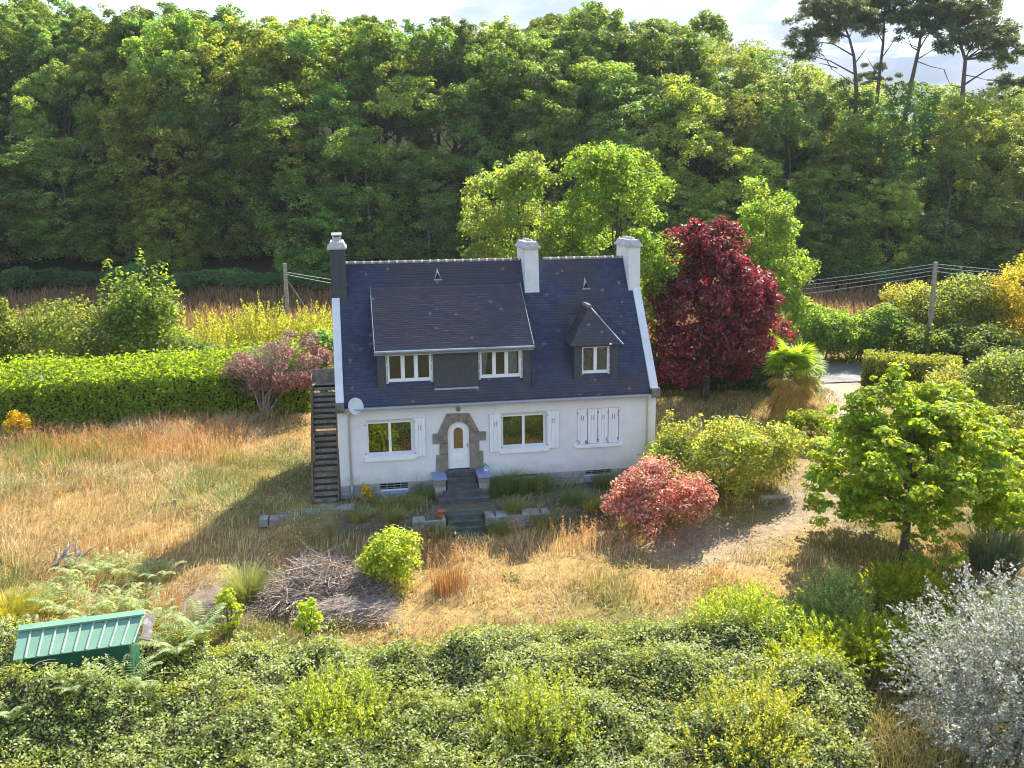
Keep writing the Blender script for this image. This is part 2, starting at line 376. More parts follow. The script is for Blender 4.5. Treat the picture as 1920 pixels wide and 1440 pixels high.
M['asphalt'] = simple('grey_asphalt', (.17, .165, .165), (.26, .25, .245), 2.5, .9, .01)
M['rock'] = mat_granite('dark_rock', (.07, .065, .065), (.14, .13, .13), (.28, .265, .25))
M['fibre'] = simple('palm_trunk_fibre', (.09, .06, .035), (.20, .14, .08), 10, .95, .03)

def mat_ground():
    m, t, b = newmat('meadow_ground'); p = objco(t)
    a = N(t, 'ShaderNodeAttribute', attribute_name='col')
    f = noise(t, p, 3.0, 7, .7); g = noise(t, p, 18, 5, .7)
    c = mixc(t, ramp(t, f, [(.35, (0, 0, 0)), (.65, (.7, .7, .7))]), a.outputs['Color'], mixc(t, 1.0, a.outputs['Color'], (.42, .38, .36), 'MULTIPLY'))
    c = mixc(t, ramp(t, g, [(.4, (0, 0, 0)), (.7, (.6, .6, .6))]), c, mixc(t, 1.0, c, (1.7, 1.6, 1.5), 'MULTIPLY'))
    L(t, c, b.inputs['Base Color']); b.inputs['Roughness'].default_value = .95; b.inputs['Specular IOR Level'].default_value = .1
    bump(t, b, noise(t, p, 9, 6, .7), .08, .8); return m
M['ground'] = mat_ground()
def mat_gravel():
    m, t, b = newmat('pale_gravel'); p = objco(t)
    c = ramp(t, noise(t, p, 14, 6, .75), [(.3, (.22, .17, .125)), (.55, (.37, .30, .23)), (.75, (.50, .42, .33))])
    c = mixc(t, ramp(t, noise(t, p, 1.1, 5), [(.48, (0, 0, 0)), (.62, (.6, .6, .6))]), c, (.30, .235, .14))
    L(t, c, b.inputs['Base Color']); b.inputs['Roughness'].default_value = .95; bump(t, b, noise(t, p, 30, 4), .03, .8); return m
M['gravel'] = mat_gravel()

# ------------------------------------------------------------------ ground
DRIVE = np.array([(11.5, -5.6), (14.6, -5.0), (17.6, -3.6), (19.8, -1.0), (21.8, 1.8), (24.2, 5.2), (26.4, 8.6), (27.6, 11.5), (28.2, 14.0)])
def drive_dist(x, y):
    x = np.asarray(x, float); y = np.asarray(y, float); d = np.full(np.broadcast(x, y).shape, 1e9)
    for a, c in zip(DRIVE[:-1], DRIVE[1:]):
        v = c - a; t = np.clip(((x - a[0]) * v[0] + (y - a[1]) * v[1]) / (v @ v), 0, 1)
        d = np.minimum(d, np.hypot(x - a[0] - t * v[0], y - a[1] - t * v[1]))
    return d
def grid_axis(lo, hi, f0, f1, st, grow=1.22):
    a = list(np.arange(f0, f1 + 1e-6, st)); s_ = st; v = a[-1]
    while v < hi: s_ = min(s_ * grow, 150); v += s_; a.append(v)
    s_ = st; v = a[0]; pre = []
    while v > lo: s_ = min(s_ * grow, 150); v -= s_; pre.append(v)
    return np.array(pre[::-1] + a)
gx = grid_axis(-2500, 2500, -26, 36, .4); gy = grid_axis(-1500, 4000, -22, 16, .4)
gy = np.unique(np.concatenate([gy, np.array([-3.0, -2.91, -2.93, -2.7, -2.63, -2.61, -2.5])]))
gx = np.unique(np.concatenate([gx, np.array([3.74, 3.76, 5.14, 5.16])]))
GX, GY = np.meshgrid(gx, gy); GZ = terrain(GX, GY)
def ground_col(x, y):
    n1 = fbm(x, y, .45, 11); n2 = fbm(x, y, 1.3, 12)
    gold = np.array([.36, .255, .10]); green = np.array([.13, .135, .04]); soil = np.array([.15, .115, .08]); red = np.array([.15, .09, .045])
    k = np.clip(.30 + .55 * n1 + .3 * n2, 0, 1)[..., None]
    c = gold * (1 - k) + green * k
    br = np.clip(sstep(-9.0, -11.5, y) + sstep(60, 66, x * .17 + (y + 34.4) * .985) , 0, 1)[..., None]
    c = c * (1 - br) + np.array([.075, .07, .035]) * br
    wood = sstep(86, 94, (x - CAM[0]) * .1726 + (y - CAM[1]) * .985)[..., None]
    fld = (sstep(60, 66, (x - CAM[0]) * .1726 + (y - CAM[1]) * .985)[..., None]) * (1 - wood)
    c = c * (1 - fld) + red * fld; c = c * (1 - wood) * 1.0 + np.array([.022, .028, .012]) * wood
    ter = ((x > -.3) & (x < 12.8) & (y > -2.95) & (y < 7))[..., None] * .75
    c = c * (1 - ter) + np.array([.15, .135, .115]) * ter
    gv = .8 * (1 - sstep(.5, 2.0, drive_dist(x, y) + .9 * fbm(x, y, 1.4, 89)))[..., None]; c = c * (1 - gv) + np.array([.34, .275, .21]) * gv
    dirt = np.exp(-(((x + 3.6) / 2.2) ** 2 + ((y + 6.6) / 1.5) ** 2))[..., None]
    c = c * (1 - dirt) + np.array([.21, .18, .15]) * dirt
    return c
V = np.stack([GX, GY, GZ], -1).reshape(-1, 3); nx, ny = len(gx), len(gy)
ii = (np.arange(ny - 1)[:, None] * nx + np.arange(nx - 1)[None, :]).ravel()
FQ = np.stack([ii, ii + 1, ii + nx + 1, ii + nx], 1)
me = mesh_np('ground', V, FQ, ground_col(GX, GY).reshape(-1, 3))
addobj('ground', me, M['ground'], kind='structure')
def strip(name, path, width, mat, off, n_across=6, ragged=0.0, seed=1):
    r = np.random.RandomState(seed); P = []
    path = np.array(path, float); seg = []
    for a, c in zip(path[:-1], path[1:]):
        k = max(2, int(np.hypot(*(c - a)) / .5)); seg += [a + (c - a) * i / k for i in range(k)]
    seg.append(path[-1]); seg = np.array(seg); tg = np.gradient(seg, axis=0); tg /= np.linalg.norm(tg, axis=1)[:, None]; nr = np.stack([-tg[:, 1], tg[:, 0]], 1)
    wl = width / 2 + ragged * fbm(np.arange(len(seg)) * 1.0, 0 * seg[:, 0], .7, seed); wr = width / 2 + ragged * fbm(np.arange(len(seg)) * 1.0, 0 * seg[:, 0], .7, seed + 5)
    if ragged: tp = .2 + .8 * sstep(0, 6, np.arange(len(seg)) * .5); wl = wl * tp; wr = wr * tp
    for j in range(n_across + 1):
        s_ = j / n_across; q = seg + nr * ((-wr) * (1 - s_) + wl * s_)[:, None]; P.append(np.c_[q, terrain(q[:, 0], q[:, 1]) + off])
    P = np.array(P); m_, n_ = P.shape[:2]
    i2 = (np.arange(m_ - 1)[:, None] * n_ + np.arange(n_ - 1)[None, :]).ravel()
    return addobj(name, mesh_np(name, P.reshape(-1, 3), np.stack([i2, i2 + 1, i2 + n_ + 1, i2 + n_], 1)), mat, kind='structure')
strip('gravel_drive', DRIVE[3:], 2.4, M['gravel'], .014, 7, .5, 3)
strip('road', [(-60, 31), (-20, 26.5), (5, 22), (18, 17.5), (28, 15.6), (40, 15), (60, 16), (110, 20)], 4.6, M['asphalt'], .07, 8)

# ------------------------------------------------------------------ house
rng = np.random.RandomState(5); random.seed(5)
W_ = 12.58; EY, EZ = -.2, 3.65; RY, RZ = 3.4, 8.79; TAN = (RZ - EZ) / (RY - EY); BACK = 2 * RY + .2
def roof_z(y): return EZ + (y - EY) * TAN
house = thing('house', (0, 0, 0), 'white rendered house with steep dark slate roof, three chimneys and granite door surround', 'house')

def wall_holes(mb, x0, x1, z0, z1, y0, th, holes, m=0):
    xs = sorted({x0, x1} | {h[0] for h in holes} | {h[1] for h in holes}); zs = sorted({z0, z1} | {h[2] for h in holes} | {h[3] for h in holes})
    def inside(a, b):
        return any(h[0] <= a < h[1] and h[2] <= b < h[3] for h in holes)
    for i in range(len(xs) - 1):
        for j in range(len(zs) - 1):
            cx, cz = (xs[i] + xs[i + 1]) / 2, (zs[j] + zs[j + 1]) / 2
            if inside(cx, cz): continue
            a, b, c, d = xs[i], xs[i + 1], zs[j], zs[j + 1]
            mb.quad([(a, y0, c), (b, y0, c), (b, y0, d), (a, y0, d)], m)
    for h in holes:
        a, b, c, d = h
        mb.quad([(a, y0, c), (a, y0, d), (a, y0 + th, d), (a, y0 + th, c)], m); mb.quad([(b, y0, c), (b, y0 + th, c), (b, y0 + th, d), (b, y0, d)], m)
        mb.quad([(a, y0, d), (b, y0, d), (b, y0 + th, d), (a, y0 + th, d)], m); mb.quad([(a, y0, c), (a, y0 + th, c), (b, y0 + th, c), (b, y0, c)], m)
WIN = [(1.08, 2.82, 1.66, 3.06), (6.31, 8.05, 1.66, 3.07), (9.33, 11.05, 1.60, 3.08)]
mb = MB()
wall_holes(mb, 0, W_, .53, 3.62, 0, .34, WIN + [(4.08, 5.11, .8, 2.92)])
mb.build('front_wall', M['stucco'], house)
mb = MB()   # gables and back
for x0, x1 in ((0, .30), (W_ - .30, W_)):
    mb.prismx([(.002, -.5), (BACK - .4, -.5), (BACK - .4, 3.62), (RY, RZ - .06), (.002, 3.62)], x0, x1)
mb.box(.30, W_ - .30, BACK - .7, BACK - .4, -.5, 3.6)
mb.build('gable_wall', M['stucco'], house)
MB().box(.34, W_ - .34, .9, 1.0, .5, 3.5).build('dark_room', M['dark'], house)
# plinth: mortar body with separate stones
mb = MB(); VENTS = [(1.50, 2.57, .20, .50), (6.67, 7.72, .36, .52), (9.70, 10.77, .28, .52)]
wall_holes(mb, 0, W_, -.6, .53, .004, .3, VENTS)
pl = mb.build('plinth', M['mortar'], house)
def stone_mesh(name, w_, h_, d_, seed, mat):
    r = random.Random(seed); b = MB(); c = min(w_, h_) * .10
    def j(a): return r.uniform(-a, a)
    o = [(-w_ / 2 + abs(j(.02)), -h_ / 2 + abs(j(.015))), (w_ / 2 - abs(j(.02)), -h_ / 2 + abs(j(.015))), (w_ / 2 - abs(j(.02)), h_ / 2 - abs(j(.015))), (-w_ / 2 + abs(j(.02)), h_ / 2 - abs(j(.015)))]
    i_ = [(x * (1 - 2 * c / w_), z * (1 - 2 * c / h_)) for x, z in o]
    k = len(b.V); b.V += [(x, d_, z) for x, z in o] + [(x, .022 + j(.008), z) for x, z in o] + [(x, j(.012), z) for x, z in i_]
    b.V.append((j(.05), -.012 + j(.006), j(.03)))
    for q in range(4):
        p = (q + 1) % 4; b.F += [(q, p, 4 + p, 4 + q), (4 + q, 4 + p, 8 + p, 8 + q), (8 + q, 8 + p, 12)]; b.M += [0, 0, 0]
    return b.mesh(name, mat)
zc = [-.32, -.03, .22, .52]; ns = 0
for r_ in range(3):
    x = .0
    while x < W_ - .05:
        w1 = random.uniform(.30, .62); x1 = min(x + w1, W_)
        if W_ - x1 < .22: x1 = W_
        z0, z1 = zc[r_], zc[r_ + 1]; cxm = (x + x1) / 2
        if not any(x < v[1] and x1 > v[0] and z0 < v[3] - .02 and z1 > v[2] - .2 for v in VENTS) and not (3.5 < cxm < 5.7 and z1 > .0):
            o = addobj('stone', stone_mesh('stone', x1 - x - .02, z1 - z0 - .02, .1, ns, M['plinth']), None, pl)
            o.location = (cxm, -.028, (z0 + z1) / 2)
        ns += 1; x = x1
# basement vents
for k, (a, b, c, d) in enumerate(VENTS):
    v = MB()
    v.box(a, b, .22, .24, c, d, 1)
    for q in range(2 if d - c > .2 else 1):
        zz = c + (d - c) * (q + 1) / (3 if d - c > .2 else 2); v.box(a, b, .08, .10, zz - .012, zz + .012)
    for q in range(1, 4): xx = a + (b - a) * q / 4; v.box(xx - .012, xx + .012, .085, .095, c, d)
    v.box(a + .01, b - .01, .02, .06, c - .001, c + .05, 2)
    vo = v.build('basement_vent', [M['metal'], M['dark'], M['white']], house)
    if k != 1:
        MB().prismx([(.0, c - .02), (-.14, c - .06), (-.14, c - .20), (0.0, c - .20)], a - .05, b + .05).build('vent_sill', M['blue_slab'], vo)

# windows
def window(x0, x1, z0, z1, y, n, name='window', fw=.06, mw=.10, topbox=0, blinds=None, curtains=None, bottom=.08):
    mb = MB(); zt = z1 - topbox
    mb.box(x0, x0 + fw, y, y + .07, z0, zt); mb.box(x1 - fw, x1, y, y + .07, z0, zt)
    mb.box(x0 + fw, x1 - fw, y + .002, y + .068, z0, z0 + bottom); mb.box(x0 + fw, x1 - fw, y + .002, y + .068, zt - fw, zt)
    xs = [x0 + fw]; 
    for k in range(1, n):
        xm = x0 + fw + (x1 - x0 - 2 * fw) * k / n; mb.box(xm - mw / 2, xm + mw / 2, y - .012, y + .066, z0 + bottom, zt - fw); xs += [xm - mw / 2, xm + mw / 2]
    xs.append(x1 - fw)
    if topbox: mb.box(x0, x1, y - .03, y + .08, zt + .001, z1, 1)
    wo_ = mb.build(name, [M['white'], M['pipe']], house)
    for k in range(n):
        a, b = xs[2 * k], xs[2 * k + 1]
        MB().box(a, b, y + .03, y + .036, z0 + bottom, zt - fw).build('pane', M['glass'], wo_)
        if blinds and k in blinds:
            MB().box(a - .03, b + .03, y + .12, y + .13, z0 + .02, zt - .02).build('blind', M['brown_blind'], wo_)
    if not blinds or len(blinds) < n:
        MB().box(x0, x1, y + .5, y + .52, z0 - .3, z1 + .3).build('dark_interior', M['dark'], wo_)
    for (a, b, sweep) in (curtains or []):
        c = MB(); K = 18; prev = None
        for i in range(K + 1):
            s_ = i / K; xx = a + (b - a) * s_; yy = y + .11 + .02 * math.sin(s_ * 26)
            pts = []
            for q in range(5):
                h = q / 4; xo = xx + (sweep * (s_ if sweep > 0 else (1 - s_)) * ((1 - h) ** 1.5) * -.6)
                pts.append((xo, yy, zt - .03 - (zt - z0 - .08) * (1 - h)))
            if prev:
                for q in range(4): c.quad([prev[q], pts[q], pts[q + 1], prev[q + 1]])
            prev = pts
        c.build('curtain', M['curtain'], wo_)
    return wo_
def shutter(parent, x0, x1, z0, z1, y, hinge_left=True, rust=False, seed=0):
    r = random.Random(seed); mb = MB(); n = 3; g = .006
    for k in range(n):
        a, b = x0 + (x1 - x0) * k / n, x0 + (x1 - x0) * (k + 1) / n; dy = r.uniform(-.002, .002)
        mb.bbox(a + g / 2, b - g / 2, y + dy, y + .035, z0, z1, .006)
    xm = (x0 + x1) / 2; zs = z0 + (z1 - z0) * .68
    for s_ in (-.04, .04): mb.box(xm + s_ - .010, xm + s_ + .010, y - .004, y + .01, zs, zs + .19, 1)
    for zz in (z0 + .14, z1 - .16):
        mb.box(x0 + .01, x1 - .01, y - .008, y, zz, zz + .03, 0)
    o = mb.build('shutter', [M['shutter'], M['slot']], parent)
    hx = x0 if hinge_left else x1
    for zz in (z0 + .13, z1 - .17):
        MB().box(hx - .025, hx + .035, y - .016, y - .009, zz, zz + .05).build('hinge', M['rust'] if rust else M['metal'], o)
    return o
def sill(parent, x0, x1, zt, zb, y0=-.10):
    MB().prismx([(.125, zt), (y0, zt - .09), (y0, zb), (-.002, zb - .005), (-.002, zt - .12), (.125, zt - .12)], x0, x1).build('sill', M['white'], parent)
w1 = window(1.08, 2.82, 1.66, 3.06, .13, 2, topbox=.11, blinds=[])
sill(w1, .97, 2.93, 1.72, 1.45); shutter(w1, 2.89, 3.30, 1.53, 3.08, -.075, True, seed=1)
for zz in (1.72, 2.85): MB().box(1.0, 1.04, -.03, .002, zz, zz + .05).build('hinge_pin', M['rust'], w1)
w2 = window(6.31, 8.05, 1.66, 3.07, .13, 2, topbox=.11, blinds=[])
sill(w2, 6.22, 8.18, 1.72, 1.46); shutter(w2, 5.81, 6.26, 1.55, 3.06, -.075, False, seed=2); shutter(w2, 8.11, 8.58, 1.57, 3.08, -.075, True, seed=3)
w3 = MB().box(9.33, 11.05, .10, .14, 1.60, 3.08).build('window', M['dark'], house, label='window closed off by four white shutters')
xs = [9.335, 9.765, 10.185, 10.615, 11.045]
for k in range(4): shutter(w3, xs[k] + .010, xs[k + 1] - .010, 1.64, 3.065, .012, k % 2 == 0, rust=True, seed=5 + k)
MB().prismx([(.09, 1.63), (-.10, 1.60), (-.10, 1.50), (.09, 1.50)], 9.25, 11.20).build('sill', M['white'], w3)
for k, (x, z, w, h) in enumerate([(9.42, 1.66, .05, .15), (9.70, 1.64, .07, .20), (9.80, 1.66, .10, .04), (10.22, 1.70, .03, .14), (10.55, 1.72, .05, .18), (10.60, 1.66, .06, .06), (11.0, 1.72, .025, .18), (9.74, 2.82, .05, .09), (10.60, 2.86, .05, .10), (11.01, 2.70, .02, .25)]):
    MB().box(x - w / 2, x + w / 2, -.001, .004, z, z + h * .7).build('rust_stain', M['rust'], w3)

# door and its granite surround
CXD, RD, ZS = 4.595, .425, 2.405
def arc(cx, cz, r, a0, a1, n): return [(cx + r * math.cos(math.radians(a0 + (a1 - a0) * i / n)), cz + r * math.sin(math.radians(a0 + (a1 - a0) * i / n))) for i in range(n + 1)]
def inset_prism(poly, y0, y1, name, mat, parent, ch=.012):
    c = np.mean(np.array(poly), 0); mb = MB(); n = len(poly)
    P = np.array(poly); d = P - c; Q = P - d / np.linalg.norm(d, axis=1)[:, None] * ch * 1.4
    b = len(mb.V); mb.V += [(p[0], y1, p[1]) for p in P] + [(p[0], y0 + ch, p[1]) for p in P] + [(p[0], y0, p[1]) for p in Q]
    for i in range(n):
        j = (i + 1) % n; mb.F += [(i, j, n + j, n + i), (n + i, n + j, 2 * n + j, 2 * n + i)]; mb.M += [0, 0]
    mb.F.append(tuple(2 * n + i for i in range(n))); mb.M.append(0)
    return mb.build(name, mat, parent)
g = .006
SUR = [[(3.67, .90), (4.17 - g, .90), (4.17 - g, 1.54), (3.71, 1.54)],
       [(3.83, 1.55), (4.17 - g, 1.55), (4.17 - g, 1.985), (3.85, 1.985)],
       [(3.575, 2.0), (4.17 - g, 2.0), (4.17 - g, 2.40), (3.58, 2.40)],
       [(5.02 + g, .90), (5.55, .90), (5.545, 1.61), (5.02 + g, 1.61)],
       [(5.02 + g, 1.62), (5.39, 1.62), (5.40, 2.02), (5.02 + g, 2.02)],
       [(5.02 + g, 2.035), (5.65, 2.035), (5.665, 2.39), (5.02 + g, 2.39)]]
for p in SUR: inset_prism(p, -.055, .10, 'surround_stone', M['granite'], house)
lv = [(3.78, 2.41), (4.14, 3.175), (4.585, 3.17)] + arc(CXD, ZS, RD + g, 91, 179.5, 9)
rv = [(5.03, 3.15), (5.41, 2.40)] + arc(CXD, ZS, RD + g, .5, 89, 9) + [(4.605, 3.17)]
def fan(poly, arcn, name):
    """voussoir with a curved inner edge: strip of quads between outer outline and arc"""
    mb = MB(); inner = poly['arc']; outer = poly['out']; n = len(inner)
    Ot = []
    L_ = [0]
    for a, b in zip(outer[:-1], outer[1:]): L_.append(L_[-1] + math.dist(a, b))
    for i in range(n):
        s_ = L_[-1] * i / (n - 1); k = min(max(np.searchsorted(L_, s_) - 1, 0), len(outer) - 2); t = (s_ - L_[k]) / (L_[k + 1] - L_[k])
        Ot.append((outer[k][0] * (1 - t) + outer[k + 1][0] * t, outer[k][1] * (1 - t) + outer[k + 1][1] * t))
    # keep the corners
    for c in outer[1:-1]:
        i = int(np.argmin([math.dist(c, q) for q in Ot])); Ot[i] = c
    y0, y1 = -.05, .10
    for i in range(n - 1):
        a, b, c, d = Ot[i], Ot[i + 1], inner[i + 1], inner[i]
        mb.quad([(a[0], y0, a[1]), (d[0], y0, d[1]), (c[0], y0, c[1]), (b[0], y0, b[1])])
        mb.quad([(a[0], y0, a[1]), (b[0], y0, b[1]), (b[0], y1, b[1]), (a[0], y1, a[1])])
        mb.quad([(d[0], y0, d[1]), (d[0], y1, d[1]), (c[0], y1, c[1]), (c[0], y0, c[1])])
    for i in (0, n - 1):
        a, d = Ot[i], inner[i]; mb.quad([(a[0], y0, a[1]), (a[0], y1, a[1]), (d[0], y1, d[1]), (d[0], y0, d[1])])
    return mb.build(name, M['granite'], house)
fan(dict(out=[(3.78, 2.41), (4.14, 3.175), (4.588, 3.165)], arc=arc(CXD, ZS, RD + g, 180, 91, 12)), 12, 'surround_stone')
fan(dict(out=[(4.602, 3.165), (5.03, 3.15), (5.41, 2.40)], arc=arc(CXD, ZS, RD + g, 89, 0, 12)), 12, 'surround_stone')
door_poly = [(4.17, .93), (5.02, .93)] + arc(CXD, ZS, RD, 0, 180, 20)
door = MB().prism(door_poly, .06, .11).build('door', M['white'], house, label='white arched front door with amber glass')
pane_poly = [(4.40, 1.75), (4.765, 1.75)] + arc(4.5825, 2.41, .1825, 0, 180, 14)
MB().prism(pane_poly, .052, .058).build('door_pane', M['amber_glass'], door)
fr_ = MB(); outp = [(4.355, 1.70), (4.81, 1.70)] + arc(4.5825, 2.41, .2275, 0, 180, 14); inp = pane_poly; nn = len(outp)
for i in range(nn):
    j = (i + 1) % nn; fr_.quad([(outp[i][0], .045, outp[i][1]), (outp[j][0], .045, outp[j][1]), (inp[j][0], .036, inp[j][1]), (inp[i][0], .036, inp[i][1])]); fr_.quad([(outp[i][0], .045, outp[i][1]), (outp[i][0], .06, outp[i][1]), (outp[j][0], .06, outp[j][1]), (outp[j][0], .045, outp[j][1])])
fr_.build('glazing_bead', M['white'], door)
pn = MB(); pn.bbox(4.36, 4.83, .048, .06, 1.18, 1.50, .012); pn.bbox(4.42, 4.77, .036, .048, 1.24, 1.44, .012); pn.build('door_panel', M['white'], door)
MB().box(4.93, 4.955, .01, .06, 1.78, 1.95).box(4.88, 4.955, .0, .015, 1.86, 1.88).build('handle', M['metal'], door)
MB().lathe([(.10, 0), (.10, .03), (.085, .04), (.08, .02), (.0, .02)], (4.60, -.001, 3.34), (0, -1, 0), 18).lathe([(.05, 0), (.05, .04), (.0, .05)], (4.60, -.02, 3.33), (0, -1, 0), 12, 1).build('round_wall_lamp', [M['metal'], M['amber_glass']], house)

# main roof: deck, slates, ridge
deck = MB()
deck.quad([(.28, EY - .02, EZ - .03), (W_ - .28, EY - .02, EZ - .03), (W_ - .28, RY, RZ - .03), (.28, RY, RZ - .03)])
deck.quad([(.28, RY, RZ - .03), (W_ - .28, RY, RZ - .03), (W_ - .28, BACK - EY - .2, EZ - .03), (.28, BACK - EY - .2, EZ - .03)])
deck.quad([(.28, EY - .02, EZ - .03), (.28, .002, EZ - .05), (W_ - .28, .002, EZ - .05), (W_ - .28, EY - .02, EZ - .03)])
for me_ in (1,): pass
roof = deck.build('roof', M['slate_wall'], house)
def slates(name, O, U, Sv, wid, length, parent, mat, inside=None, w=.21, e=.125, seed=0, tilt=.010, lich=None):
    r = np.random.RandomState(seed); O, U, Sv = (np.array(q, float) for q in (O, U, Sv)); U /= np.linalg.norm(U); Sv /= np.linalg.norm(Sv); Nn = np.cross(U, Sv)
    VV = []; C = []
    rows = int(length / e)
    for k in range(rows):
        s0 = k * e; s1 = min(s0 + e * 1.02, length); x = -w / 2 if k % 2 else 0.0
        while x < wid:
            a, b = max(x, 0) + .003, min(x + w, wid) - .003; x += w
            if b - a < .03: continue
            if inside and not inside((a + b) / 2, (s0 + s1) / 2): continue
            h = tilt + r.uniform(0, .006); h2 = r.uniform(0, .004); ds = r.uniform(-.006, .006)
            P = lambda u_, s_, n_: O + U * u_ + Sv * s_ + Nn * n_
            VV += [P(a, s0 + ds, h), P(b, s0 + ds, h + r.uniform(-.003, .003)), P(b, s1 + .01, h2), P(a, s1 + .01, h2), P(a, s0 + ds, -.004), P(b, s0 + ds, -.004)]
            C.append((r.beta(2, 2), lich(P((a + b) / 2, s0, 0)) if lich else 1.0, 0))
    n = len(VV) // 6; i = np.arange(n)[:, None] * 6
    FQ_ = np.concatenate([i + np.array([[0, 1, 2, 3]]), i + np.array([[4, 5, 1, 0]])], 0)
    c = np.repeat(np.array(C), 6, axis=0)
    return addobj(name, mesh_np(name, np.array(VV), FQ_, c), mat, parent, kind='stuff')
SL = math.hypot(RY - EY, RZ - EZ); SD = ((0, (RY - EY) / SL, (RZ - EZ) / SL))
def in_main(u_, s_):
    x = u_ + .28; y = EY + s_ * SD[1]
    if 1.62 < x < 7.46 and .40 < y < 2.6: return False
    if 9.35 < x < 10.95 and .40 < y < 1.9: return False
    return True
def main_lichen(p):
    x, z = p[0], p[2]; n = float(fbm(np.array(x * 1.0), np.array(z * 1.2), 2.2, 31)) * .35; n2 = float(fbm(np.array(x), np.array(z), 9.0, 32)) * .25
    a = max(sstep(1.5, 2.4, x) * (1 - sstep(7.2, 7.9, x)) * sstep(6.8, 7.4, z), sstep(8.7, 9.5, x + n) * (1 - sstep(10.3, 11.3, x + n)) * sstep(5.6, 6.4, z), .75 * (1 - sstep(4.0, 4.45, z + n * .6)) * sstep(1.5, 3.2, x), .5 * sstep(8.3, 9.0, x) * (1 - sstep(9.3, 9.9, x)) * (1 - sstep(5.2, 6.2, z)))
    return float(np.clip(a + (n + n2) * (a > .04) + .08 + n2 * .5, 0, 1))
slates('roof_slates', (.28, EY, EZ), (1, 0, 0), SD, W_ - .56, SL, roof, M['slate'], in_main, seed=1, lich=main_lichen)
x = .30; k = 0
rt = MB().mesh('x', M['ridge']) if False else None
while x < W_ - .32:
    x1 = min(x + .335, W_ - .30)
    if not (x1 > 7.68 and x < 8.36):
        t_ = MB(); pr = [(RY - .09, RZ - .075), (RY - .07, RZ - .02), (RY - .035, RZ + .015), (RY, RZ + .025), (RY + .035, RZ + .015), (RY + .07, RZ - .02), (RY + .09, RZ - .075)]
        t_.prismx(pr, x, x1 - .03, 0); pr2 = [(RY + (p[0] - RY) * 1.12, RZ + (p[1] - RZ) * 1.0 + .012) for p in pr]
        t_.prismx(pr2, x1 - .055, x1 + .015, 1); t_.build('ridge_tile', [M['ridge'], M['ridge_mortar']], roof)
    x = x1 if x1 < W_ - .31 else W_
# roof vents
for (vx, vy) in ((4.22, 2.93), (10.32, 2.58)):
    z = roof_z(vy); v = MB(); b = len(v.V)
    v.V += [(vx - .13, vy - .05, z - .05), (vx + .13, vy - .05, z - .05), (vx, vy - .02, z + .22), (vx, vy + .30, z + .42)]
    v.F += [(0, 2, 3), (1, 3, 2)]; v.M += [0, 0]
    v.quad([(vx - .09, vy - .0, z - .0), (vx + .09, vy - .0, z - .0), (vx, vy + .0, z + .17)], 1)
    v.box(vx - .17, vx + .17, vy - .07, vy - .04, z - .09, z - .05)
    v.build('roof_vent', [M['zinc'], M['dark']], roof)
# gable copings with kneeler stones
for (x0, x1, kx0, kx1) in ((-.03, .27, -.05, .28), (W_ - .29, W_ + .03, W_ - .29, W_ + .05)):
    c = MB(); up = .13
    c.prismx([(-.26, EZ - .09 + .02), (-.26, roof_z(-.26) + up), (RY, RZ + up), (RY, RZ - .15), (-.05, roof_z(-.05) - .10)], x0, x1)
    c.prismx([(RY, RZ - .15), (RY, RZ + up), (BACK + .06, roof_z(-.26) + up), (BACK + .06, EZ - .1), (BACK - .2, roof_z(-.05) - .10)], x0, x1)
    cp = c.build('gable_coping', M['chimney_white'], house)
    MB().prismx([(-.36, 3.52), (-.38, 3.60), (-.38, 3.80), (-.33, 3.86), (-.24, 3.86), (-.05, 3.70), (-.05, 3.44), (-.25, 3.46)], kx0, kx1).build('kneeler_stone', M['kneeler'], cp)
# chimneys
def chimney(x0, x1, y0, y1, zb, zt, front_dark, pot, taper=.03):
    m = [M['chimney_white'], M['slate_wall']]
    b = MB(); b.frust(x0, x1, y0, y1, zb, x0 + taper * .3, x1 - taper, y0 + taper, y1 - taper, zt)
    ch = b.build('chimney', M['slate_wall'] if front_dark else M['chimney_white'], house)
    xa, xb, ya, yb = x0 + taper * .3, x1 - taper, y0 + taper, y1 - taper
    c = MB(); c.box(xa - .09, xb + .08, ya - .09, yb + .09, zt, zt + .07, 0); c.frust(xa - .06, xb + .05, ya - .06, yb + .06, zt + .07, xa + .03, xb - .04, ya + .05, yb - .05, zt + .27, 0)
    c.build('chimney_cap', M['chimney_cap'], ch)
    xm = (xa + xb) / 2; n = len(pot)
    for q, (py_, kind) in enumerate(pot):
        p = MB(); yy = ya + (yb - ya) * py_
        if kind == 'slab':
            for sx in (-.14, .14):
                for sy in (-.12, .12): p.box(xm + sx - .025, xm + sx + .025, yy + sy - .025, yy + sy + .025, zt + .269, zt + .52)
            p.box(xm - .20, xm + .20, yy - .2, yy + .2, zt + .52, zt + .57); p.box(xm - .1, xm + .1, yy - .1, yy + .1, zt + .27, zt + .40)
        else:
            p.lathe([(.14, .26), (.12, .36), (.10, .37), (.08, .28)], (xm, yy, zt), (0, 0, 1), 14)
        p.build('chimney_pot', M['chimney_cap'], ch)
chimney(-.04, .58, 2.38, 4.35, 5.0, 9.38, True, [(.25, 'slab'), (.7, 'slab')], .03)
chimney(7.72, 8.34, 2.45, 4.3, 6.8, 9.24, False, [(.3, 'pot'), (.7, 'pot')], .05)
chimney(12.10, W_ + .06, 2.42, 4.35, 5.0, 9.24, False, [(.25, 'pot'), (.5, 'pot'), (.75, 'pot')], .05)
